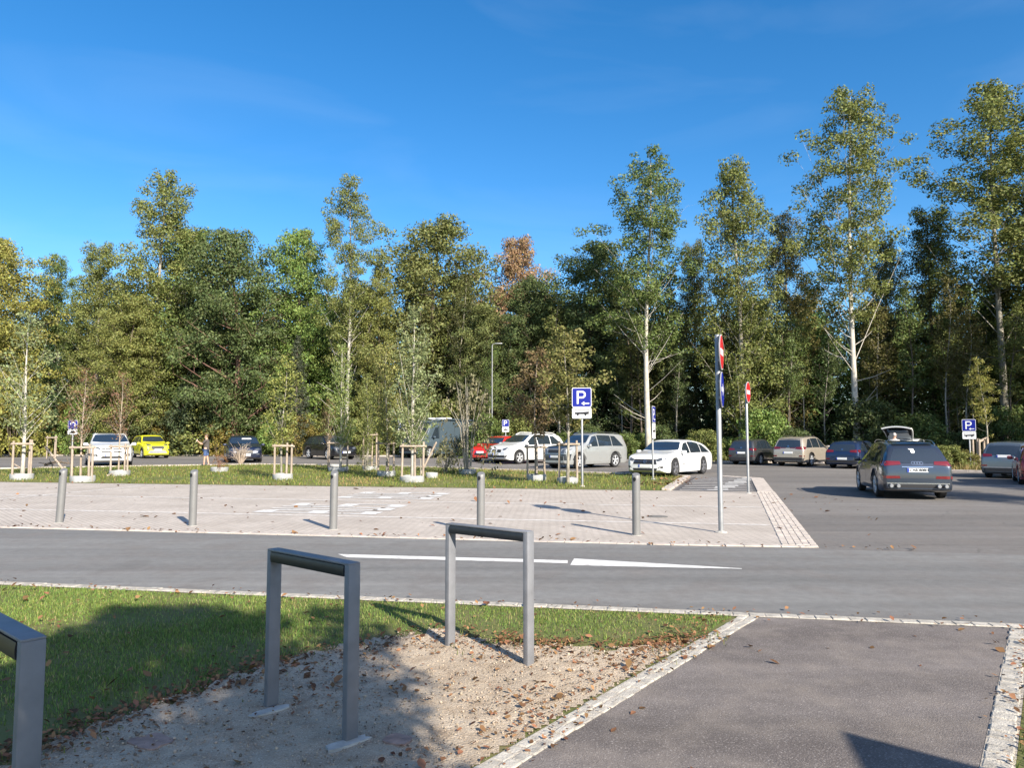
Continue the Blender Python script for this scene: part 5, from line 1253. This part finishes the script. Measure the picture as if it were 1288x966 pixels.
    # limewashed lower stem wrap
# stake frames
def stake_frame(px, py, x0, x1, ytop, label, n=3, wood=M_wood, rz=0.3, ring=True, ring_label=None):
    b = G(px, py); k = b.y/FPX; w_ = (x1-x0)*k; h_ = at_depth(px, ytop, b.y).z
    c = G((x0+x1)/2, py); t = thing('tree_stakes', label, 'tree stakes', (c.x, c.y+.05, .03), 0, 'wooden stake frames around the saplings')
    rad = w_/2-.03
    pts = [(-rad, -.05), (rad, -.05), (rad*.1, rad*.9)] if n == 3 else [(-rad, -.1), (rad, -.1), (rad*.8, rad), (-rad*.8, rad)]
    tops = []
    for x, y in pts:
        dx = random.uniform(-.03, .03); mb = MB(); mb.tube([(x, y, -.2), (x+dx, y+random.uniform(-.03, .03), h_*random.uniform(.98, 1.05))], [.042, .038], 10); mb.build('stake', wood, t, 40); tops.append((x+dx, y))
    for i in range(len(tops)):
        a, c2 = tops[i], tops[(i+1) % len(tops)]; d = Vector((c2[0]-a[0], c2[1]-a[1], 0)).normalized()*.08; z = h_*.93+random.uniform(-.015, .015)
        off = Vector((d.y, -d.x, 0)).normalized()*.045
        mb = MB(); p0 = Vector((a[0], a[1], z))-d+off; p1 = Vector((c2[0], c2[1], z))+d+off; mb.tube([p0, p1], .036, 8); mb.build('crossbar', M_woodold, t, 40)
    if ring:
        rr_ = w_/2+.02; q = thing('planting_ring', ring_label, 'planting ring', (c.x, c.y+.05, .03), 0, 'pale rings around the saplings')
        n2 = 26; prof = [(rr_*.93, -.05), (rr_*1.0, .0), (rr_*1.0, .17), (rr_*.985, .20), (rr_*.95, .20), (rr_*.90, .0)]
        vs, fs = [], []
        for i, (ra, z) in enumerate(prof):
            for kk in range(n2):
                a = 2*pi*kk/n2; wv = .012*sin(3*a+px)+.008*sin(7*a+px); vs.append(((ra+wv)*cos(a), (ra+wv)*sin(a), z+(.018*sin(2*a+px) if z > .1 else 0)))
        for i in range(len(prof)-1):
            for kk in range(n2): fs.append((i*n2+kk, i*n2+(kk+1) % n2, (i+1)*n2+(kk+1) % n2, (i+1)*n2+kk))
        mb = MB(); mb.add(vs, fs); mb.build('rim', M_ring, q, 50)
        mb = MB(); mb.lathe([(rr_*.9, .02), (rr_*.9, .10), (rr_*.4, .13)], 20); mb.build('soil', mat('planting_soil', (.10, .075, .05), .95, noise=.3, scale=20), q)
frames = [(27, 604, 14, 39, 556, 'stakes around the leftmost young tree'), (101, 607, 89, 116, 561, 'stakes with old crossbar around the bare reddish young tree'), (149, 599, 138, 161, 560, 'stakes before the right headlight of the white SUV'),
          (355, 604, 344, 367, 559, 'stakes around the yellow green sapling between the dark cars'), (429, 594, 413, 437, 556, 'stakes around the white trunked sapling at the black hatchback'),
          (486, 600, 475, 496, 556, 'stakes around the olive sapling left of the tallest one'), (519, 607, 504, 533, 559, 'stakes around the tallest white sapling'), (675, 605, 663, 686, 560, 'stakes around the brown tinged sapling at the people carrier'), (715, 609, 702, 727, 556, 'stakes beside the bus parking sign')]
for i, (px, py, x0, x1, yt, lb) in enumerate(frames):
    stake_frame(px, py, x0, x1, yt, lb, 3, M_wood, ring_label=lb.replace('stakes', 'pale round planting ring', 1).replace(' with old crossbar', ''))
stake_frame(64, 577, 58, 70, 549, 'small distant stakes in front of the brownish bush at the left', 3, M_wood, ring=False)
stake_frame(465, 592, 456, 474, 545, 'faint stakes around the small olive sapling', 3, M_woodold, ring_label='pale ring around the small faint olive sapling')
def lone_ring(px, py, w_px, label):
    b = G(px, py); rr_ = w_px*b.y/FPX/2; t = thing('planting_ring', label, 'planting ring', (b.x, b.y, .03), 0, 'pale rings around the saplings')
    mb = MB(); mb.lathe([(rr_*.95, -.03), (rr_, .0), (rr_*1.02, .18), (rr_*.97, .2), (rr_*.9, .05)], 24); mb.build('rim', M_ring, t, 40)
    mb = MB(); mb.lathe([(rr_*.9, .02), (rr_*.9, .10), (rr_*.4, .13)], 20); mb.build('soil', M_terrain, t)
    return b
b = lone_ring(276, 594, 21, 'pale ring holding a low orange shrub by the lane'); plant('shrub', 'low orange brown shrub in a pale ring near the standing person', 'shrub', shrub_l[0], (b.x, b.y, .12), .75, 0, (.26, .14, .05), M_bark_red, None, 1.05, ('stem', 'foliage'))
b = lone_ring(588, 597, 22, 'pale ring under the grey leaved bush before the red car'); plant('shrub', 'tall grey leaved multi stemmed bush in front of the van and red car', 'shrub', shrub_l[1], (b.x, b.y, .03), at_depth(590, 468, b.y).z, .5, (.20, .185, .10), M_bark_pale, None, .55, ('stem', 'foliage'))
lone_ring(421, 590, 16, 'pale ring behind the white trunked sapling'); lone_ring(543, 602, 15, 'small pale ring just right of the tallest sapling')
b = G(556, 598); plant('shrub', 'low olive shrub between the tallest sapling and the grey leaved bush', 'shrub', shrub_l[2], (b.x, b.y+1.5, .03), 1.5, 1, (.15, .155, .05), M_bark_pale, None, .8, ('stem', 'foliage'))
b = G(450, 596); plant('shrub', 'low olive shrub in the grass left of the tallest sapling', 'shrub', shrub_l[0], (b.x, b.y+1.5, .03), 1.35, 2, (.15, .16, .05), M_bark_pale, None, .7, ('stem', 'foliage'))
# loose leaning stakes
def bar(a, b, r, label, m=M_wood, name='wooden_stake', cat='stake'):
    mb = MB(); a = Vector(a); b = Vector(b); c = (a+b)/2; mb.tube([a-c, b-c], [r, r*.92], 10); o = mb.build(name, m, None, 40); o.location = c; return tag(o, label, cat)
f0 = G(529, 597); bar((f0.x, f0.y-.1, .0), at_depth(549, 556, f0.y), .045, 'loose stake leaning right beside the tallest sapling')
f0 = G(84, 597); bar((f0.x, f0.y, .02), at_depth(57, 562, f0.y), .05, 'pale stake leaning steeply left behind the leftmost bollard')
f0 = G(136, 601); f1 = G(150, 596); bar((f0.x, f0.y, .09), (f1.x, f1.y, .12), .045, 'short stake lying at the sapling ring before the white SUV')
f0 = G(32, 594); bar((f0.x, f0.y, .04), at_depth(18, 584, f0.y), .04, 'short pale stake tilted behind the leftmost young tree')
# dark thin dead sapling and the dead bush
b = G(88, 602); Yb_ = b.y; p = at_depth(88, 520, Yb_)
plant('sapling', 'thin dark dying sapling below the blue curved arrow sign', 'young tree', sap['twig'], (b.x, b.y, .03), p.z, 1.2, (.03, .03, .025), M_bark_dark, None, .6)
t = thing('dead_bush', 'dry brown spiky bush left of the dark blue hatchback', 'bush', (G(302, 584).x, G(302, 584).y, .03))
mb = MB(); rr = random.Random(9)
for i in range(90):
    a = rr.uniform(0, 6.28); l = rr.uniform(.3, .75); hh = rr.uniform(.5, 1.45); mb.tube([(0.1*cos(a), .1*sin(a), 0), (l*.6*cos(a), l*.6*sin(a), hh*.7), (l*cos(a+.3), l*sin(a+.3), hh*rr.uniform(.6, 1))], [.018, .012, .005], 4, False)
mb.build('stem', M_woodold, t)
mb = MB()
for i in range(7):
    a = rr.uniform(0, 6.28); mb.tube([(0, 0, .5), (.3*cos(a), .3*sin(a), .3+.1*rr.random())], [.03, .02], 5)
t = thing('fallen_branch', 'dark broken branch lying across the leaning pale stake', 'branch', (G(72, 596).x, G(72, 596).y, .03), .1)
mb = MB(); mb.tube([(-.55, 0, .35), (-.1, .1, .50), (.5, 0, .42)], [.07, .05, .03], 7); mb.build('limb', M_bark_dark, t, 40)
mb = MB()
for i in range(16):
    x = rr.uniform(-.6, .5); mb.tube([(x, 0, .42), (x+rr.uniform(-.2, .2), rr.uniform(-.2, .2), .42+rr.uniform(-.25, .3))], [.022, .008], 4, False)
mb.build('twig', M_bark_dark, t)
# wooden posts round the sign at the right
t = thing('post_frame', 'group of tall wooden posts round the parking sign at the right', 'wooden posts', (at_depth(1233, 560, 36.6).x, 36.7, 0))
zt = at_depth(1230, 552, 36.6).z
for x, y, m in ((-.42, -.15, M_wood), (-.13, -.2, M_wood), (.12, .35, M_wood), (.34, -.1, M_woodold), (.42, .3, M_wood)):
    mb = MB(); mb.tube([(x, y, -.2), (x+.02, y, zt+.1*x)], [.06, .055], 10); mb.build('post', m, t, 40)
mb = MB(); mb.tube([(.0, .0, zt-.15), (.5, .1, zt+.05)], .06, 8); mb.build('crossbar', M_woodold, t, 40)

# ------------------------------------------------------------------ fallen leaves
def litter(name, P, seed, size, z, col=None):
    r = np.random.default_rng(seed); n = len(P); az = r.uniform(0, 6.28, n); s = np.exp(r.normal(math.log(size), .35, n)); curl = r.uniform(.1, .7, n); tilt = r.normal(0, .3, n); tx = r.normal(0, .35, n)
    base = np.array([(-.5, 0, 0), (-.22, .27, .6), (.12, .33, .7), (.5, 0, .25), (.12, -.33, .7), (-.22, -.27, .6), (0, 0, 0)])
    V = base[None]*s[:, None, None]; V[:, :, 2] *= (curl*.35)[:, None]
    V = V*r.uniform(.8, 1.2, (n, 7, 1))
    x, y, zz = V[:, :, 0], V[:, :, 1], V[:, :, 2]
    zz = zz+x*np.sin(tx)[:, None]+y*np.sin(tilt)[:, None]; zz = zz-zz.min(1)[:, None]
    ca, sa = np.cos(az)[:, None], np.sin(az)[:, None]
    V = np.stack([x*ca-y*sa+P[:, 0:1], x*sa+y*ca+P[:, 1:2], zz+(z if np.isscalar(z) else z[:, None])], 2)
    F = (np.array([[6, 0, 1], [6, 1, 2], [6, 2, 3], [6, 3, 4], [6, 4, 5], [6, 5, 0]])[None]+np.arange(n)[:, None, None]*7).reshape(-1, 3)
    o = link(name, np_mesh(name, V.reshape(-1, 3), F, 3, M_litter), M_litter); struct(o, 'stuff')
def along(poly, n, sd, seed, side=0):
    r = np.random.default_rng(seed); q = np.array([(p[0], p[1]) for p in poly]); L_ = np.hypot(*np.diff(q, axis=0).T); c = np.concatenate([[0], np.cumsum(L_)])
    u = r.uniform(0, c[-1], n); x = np.interp(u, c, q[:, 0]); y = np.interp(u, c, q[:, 1]); return np.stack([x, y], 1)+r.normal(0, sd, (n, 2))
A = along(fringe, 2600, .10, 51); m_ = lowfreq(A, 6, 2.5) > -.6; A = A[m_]
A2 = along(fringe, 1600, .22, 56)-np.array([[0, .22]])
B, r = scatter(grav_poly, 9000, 52); B = B[lowfreq(B, 61, 2.2)+r.normal(0, .25, len(B)) > .75][:3200]
Cc = along([PL0-dl*1+nl*.35, PLt+nl*.3], 500, .12, 53)
okk = lambda P: P[((P[:, 0]-left_n.x)*nl.x+(P[:, 1]-left_n.y)*nl.y) > -.20]
litter('fallen_leaves', okk(np.concatenate([A, A2, B, Cc])), 54, .025, .022)
D, r = lawn_points(420, 55); litter('fallen_leaves', D, 57, .045, .05)
pth, r = scatter([PLb, PRb, PRt, PLt], 130, 58); pth = pth[pth[:, 1] > 3]; litter('fallen_leaves', pth[:46], 59, .038, .012)
E_ = along([PRb+nr*.17, PRt+nr*.17], 600, .08, 60); litter('fallen_leaves', E_[E_[:, 0]*RN.x+E_[:, 1]*RN.y < 6.9], 62, .028, .025)
rk = along([st(-8, 7.0), st(4.5, 7.0)], 170, .12, 63); litter('fallen_leaves', rk, 64, .032, .03)
pv, r = scatter([st(-16, 11.4), st(4, 11.4), st(5, 22), st(-20, 22)], 300, 65); litter('fallen_leaves', pv[:240], 66, .065, .018)
pk = along([st(-14, 11.45), st(3.8, 11.45)], 160, .10, 67); litter('fallen_leaves', pk, 68, .05, .022)
ik = along(isl_f, 260, .15, 69); litter('fallen_leaves', ik[(ik[:, 0] > -22)], 70, .07, .03)
it = along([G(800, 612), G(840, 612), G(862, 602)], 260, .35, 71); litter('fallen_leaves', it, 72, .07, .06)
lv = G(156, 668); litter('fallen_leaves', np.array([[lv.x, lv.y], [lv.x+.1, lv.y-.05]]), 73, .12, .012)

# ------------------------------------------------------------------ people
def skin_mesh(name, verts, edges, radii, m, parent, sub=2, root=0):
    me = bpy.data.meshes.new(name); me.from_pydata([tuple(v) for v in verts], edges, []); o = bpy.data.objects.new(name, me); COL.objects.link(o)
    sk = o.modifiers.new('skin', 'SKIN'); sk.use_smooth_shade = True
    for i, rd in enumerate(radii):
        rd = rd if hasattr(rd, '__len__') else (rd, rd); me.skin_vertices[0].data[i].radius = rd
    for d in me.skin_vertices[0].data: d.use_root = False
    me.skin_vertices[0].data[root].use_root = True
    s = o.modifiers.new('sub', 'SUBSURF'); s.levels = sub; s.render_levels = sub
    bpy.context.view_layer.update(); dg = bpy.context.evaluated_depsgraph_get(); nm = bpy.data.meshes.new_from_object(o.evaluated_get(dg))
    bpy.data.objects.remove(o); bpy.data.meshes.remove(me); nm.name = name; nm.materials.clear(); nm.materials.append(m)
    nm.polygons.foreach_set('use_smooth', [True]*len(nm.polygons)); return link(name, nm, m, parent)
def person(label, loc, rz, shirt, trousers, hair, phone=False, shorts=True, scale=1.0):
    """faces local +X; left arm raised forward when holding a phone"""
    t = thing('person', label, 'person', loc, rz); t.scale = (scale,)*3
    V = [(0, 0, .93), (.0, 0, 1.10), (.0, 0, 1.28), (-.01, 0, 1.42), (.0, 0, 1.50), (.015, 0, 1.57), (.02, 0, 1.65), (.02, 0, 1.72)]
    Rr = [(.15, .11), (.13, .10), (.15, .105), (.12, .08), (.052, .052), (.072, .07), (.088, .078), (.06, .055)]
    E = [(0, 1), (1, 2), (2, 3), (3, 4), (4, 5), (5, 6), (6, 7)]
    def chain(root, pts, rad):
        p = root
        for q, rd in zip(pts, rad): V.append(q); Rr.append(rd); E.append((p, len(V)-1)); p = len(V)-1
        return p
    for s, kx in ((1, .10), (-1, -.08)):
        e = chain(0, [(0, .09*s, .88), (.01+kx*.3, .095*s, .50), (kx-.03, .10*s, .10), (kx-.02, .10*s, .05), (kx+.09, .105*s, .03), (kx+.15, .108*s, .025)], [.085, .058, .036, .038, .034, .022])
    def hand(root, wr, d, upv, s):
        d = Vector(d).normalized(); upv = Vector(upv).normalized(); wr = Vector(wr)
        palm = chain(root, [tuple(wr+d*.05)], [(.036, .018)])
        for k in range(4):
            l = (.058, .066, .062, .048)[k]; o_ = upv*(.027-.018*k); b0 = wr+d*.085+o_
            side = d.cross(upv)*s
            chain(palm, [tuple(b0), tuple(b0+d*l*.55+side*.010), tuple(b0+d*l+side*.028)], [.0095, .0085, .007])
        chain(palm, [tuple(wr+d*.045+upv*.042), tuple(wr+d*.085+upv*.062)], [.011, .008])
    for s in (1, -1):
        if phone and s == 1: sh, el, wr, d, u = (.0, .19, 1.38), (.17, .23, 1.20), (.40, .15, 1.36), (.9, -.15, .4), (0, -.3, 1)
        elif phone: sh, el, wr, d, u = (0, -.19, 1.38), (.10, -.23, 1.13), (.32, -.13, 1.24), (.9, .3, .3), (0, .3, 1)
        else: sh, el, wr, d, u = (0, .19*s, 1.38), (-.03, .24*s, 1.10), (.08, .25*s, .86), (.2, 0, -1), (1, 0, 0)
        e = chain(3, [(-.005, .11*s, 1.42), sh, el, tuple(Vector(el).lerp(Vector(wr), .5)), wr], [.065, .056, .042, .036, .026]); hand(e, wr, d, u, s)
    chain(5, [(.10, 0, 1.60)], [.018]); n = 6
    for s in (1, -1): chain(6, [(.015, .082*s, 1.63)], [.020])
    body = skin_mesh('body', V, E, Rr, M_skin, t, 2, 0)
    for s in (1, -1):
        mb = MB(); mb.lathe([(.001, -.008), (.010, 0), (.001, .008)], 8, 'X', (.098, .032*s, 1.655)); mb.build('eye', M_signblack, t)
    mb = MB(); mb.box((.093, 0, 1.575), (.012, .05, .010), bev=.003); mb.build('mouth', mat('lips', (.35, .14, .12), .5), t)
    # clothes follow the body a little outside it
    skin_mesh('shirt', [(0, 0, .84), (0, 0, 1.10), (0, 0, 1.28), (-.01, 0, 1.41), (-.005, .12, 1.415), (0, .195, 1.375), tuple(Vector((0, .19, 1.38)).lerp(Vector((.17, .23, 1.20) if phone else (-.03, .24, 1.10)), .75)), (-.005, -.12, 1.415), (0, -.195, 1.375), tuple(Vector((0, -.19, 1.38)).lerp(Vector((.10, -.23, 1.13) if phone else (-.03, -.24, 1.10)), .75)), (0, 0, 1.47)],
              [(0, 1), (1, 2), (2, 3), (3, 4), (4, 5), (5, 6), (3, 7), (7, 8), (8, 9), (3, 10)], [(.185, .15), (.165, .13), (.175, .13), (.145, .105), .085, .074, .062, .085, .074, .062, .065], shirt, t, 2, 1)
    zb_ = .48 if shorts else .08
    legs = [(0, 0, .96)]; er = [(.165, .13)]; ee = []
    for s, kx in ((1, .10), (-1, -.08)):
        p = 0
        for q, rd in (((0, .095*s, .86), .105), ((.01+kx*.3, .098*s, .52), .085), ((kx-.03, .10*s, .11), .062)):
            if shorts and q[2] < .3: continue
            legs.append(q); er.append(rd); ee.append((p, len(legs)-1)); p = len(legs)-1
    skin_mesh('trousers', legs, ee, er, trousers, t, 2, 0)
    bm = bmesh.new(); bmesh.ops.create_uvsphere(bm, u_segments=18, v_segments=12, radius=1)
    bmesh.ops.delete(bm, geom=[v for v in bm.verts if v.co.z < -.15-.75*max(0, -v.co.x)*1.0 or (v.co.x > .55 and v.co.z < .25)], context='VERTS')
    for v in bm.verts: v.co = Vector((v.co.x*.098+.008, v.co.y*.088, v.co.z*.108+1.672))
    mb = MB(); mb.bm(bm); mb.build('hair', hair, t, 60)
    for s, kx in ((1, .10), (-1, -.08)):
        mb = MB(); mb.box((kx+.04, .105*s, .035), (.28, .095, .075), bev=.03); mb.build('shoe', M_plastic, t, 50)
    return t
M_shirt = mat('dark_shirt', (.07, .06, .055), .9, noise=.2, scale=10); M_jean = mat('blue_denim', (.06, .10, .22), .9, noise=.2, scale=20); M_hair = mat('brown_hair', (.10, .06, .035), .7, noise=.3, scale=40)
g = G(259, 586.5); person('person in dark shirt and blue shorts holding up a phone by the lane', (g.x, g.y, .004), R(178), M_shirt, M_jean, M_hair, True, True, 1.0)
mb = MB(); mb.box((0, 0, 0), (.012, .075, .15), bev=.004); o = mb.build('phone', M_paper, None, 40); hp = Vector((.50, .10, 1.42)); o.location = (g.x-hp.x, g.y-hp.y, hp.z); o.rotation_euler = (0, R(-20), R(178)); tag(o, 'small phone held up by the standing person', 'phone')
M_ltop = mat('pale_pullover', (.45, .42, .40), .9, noise=.1, scale=10); M_grey = mat('grey_hair', (.42, .38, .34), .7)
pt = at_depth(1125, 549.5, 36.2); person('person loading the white SUV, only the pale head showing over the dark SUV', (pt.x, 36.2, .004), R(55), M_ltop, M_jean, M_grey, False, False, 1.02)

# ------------------------------------------------------------------ what stands behind the camera and throws the shade
shade = make_tree(401, 8.4, .13, .34, OVAL, 2.0, 36, 35, 5, 230, .38, .12, low=0, gap=.15)
plant('shade_tree', 'small tree outside the view shading the bike stands', 'tree', shade, (2.95, -3.55, 0), 6.9, .4, MID, M_bark_dark, None, 1.2)
plant('shade_tree', 'tree outside the view beside the stands shading the lawn', 'tree', shade, (.1, -2.3, 0), 5.4, 2.1, MID, M_bark_dark, None, .60)
plant('shade_tree', 'low tree outside the view shading the nearest bike stand', 'tree', shade, (1.25, -2.75, 0), 5.3, 4.0, MID, M_bark_dark, None, .85)
plant('shade_tree', 'broad tree outside the view shading the asphalt at the right', 'tree', broad[0], (18.3, 10.4, 0), 8.2, 1.0, MID, M_bark_dark, None, .8)
plant('shade_tree', 'second tree outside the view shading the asphalt at the right', 'tree', broad[1], (23.5, 12.5, 0), 9.5, 2.0, MID, M_bark_dark, None, .8)
for i, (x, y, h_) in enumerate(((30.5, 33.5, 15), (34.5, 35, 16), (38, 42.5, 17), (38, 31, 17), (33, 29.5, 14))):
    plant('woodland_tree', 'tree of the wood standing outside the view at the right', 'tree', [poplar_full[0], broad[2], poplar_full[2], broad[0], poplar_full[1]][i], (x, y, 0), h_, i*1.3, MID, M_bark_dark, 'trees outside the view at the right', .95)
ct = thing('shadow_canopy', 'added canopy outside the view, shaped to throw the sharp path shadow', 'shadow_canopy', (4.25, .03, 0))  # unseen canopy added; its outline is shaped to cast the foreground shadow
mb = MB(); mb.prism([(0, 0), (-.75, -3.2), (2.2, -5.2), (2.9, -2.7)], 2.6, 2.72); mb.build('roof', M_stand, ct)
for x, y in ((-.2, -1.6), (-.6, -3.0), (2.2, -2.6), (1.9, -4.6)):
    mb = MB(); mb.tube([(x, y, -.2), (x, y, 2.6)], .05, 10); mb.build('post', M_steel, ct, 40)
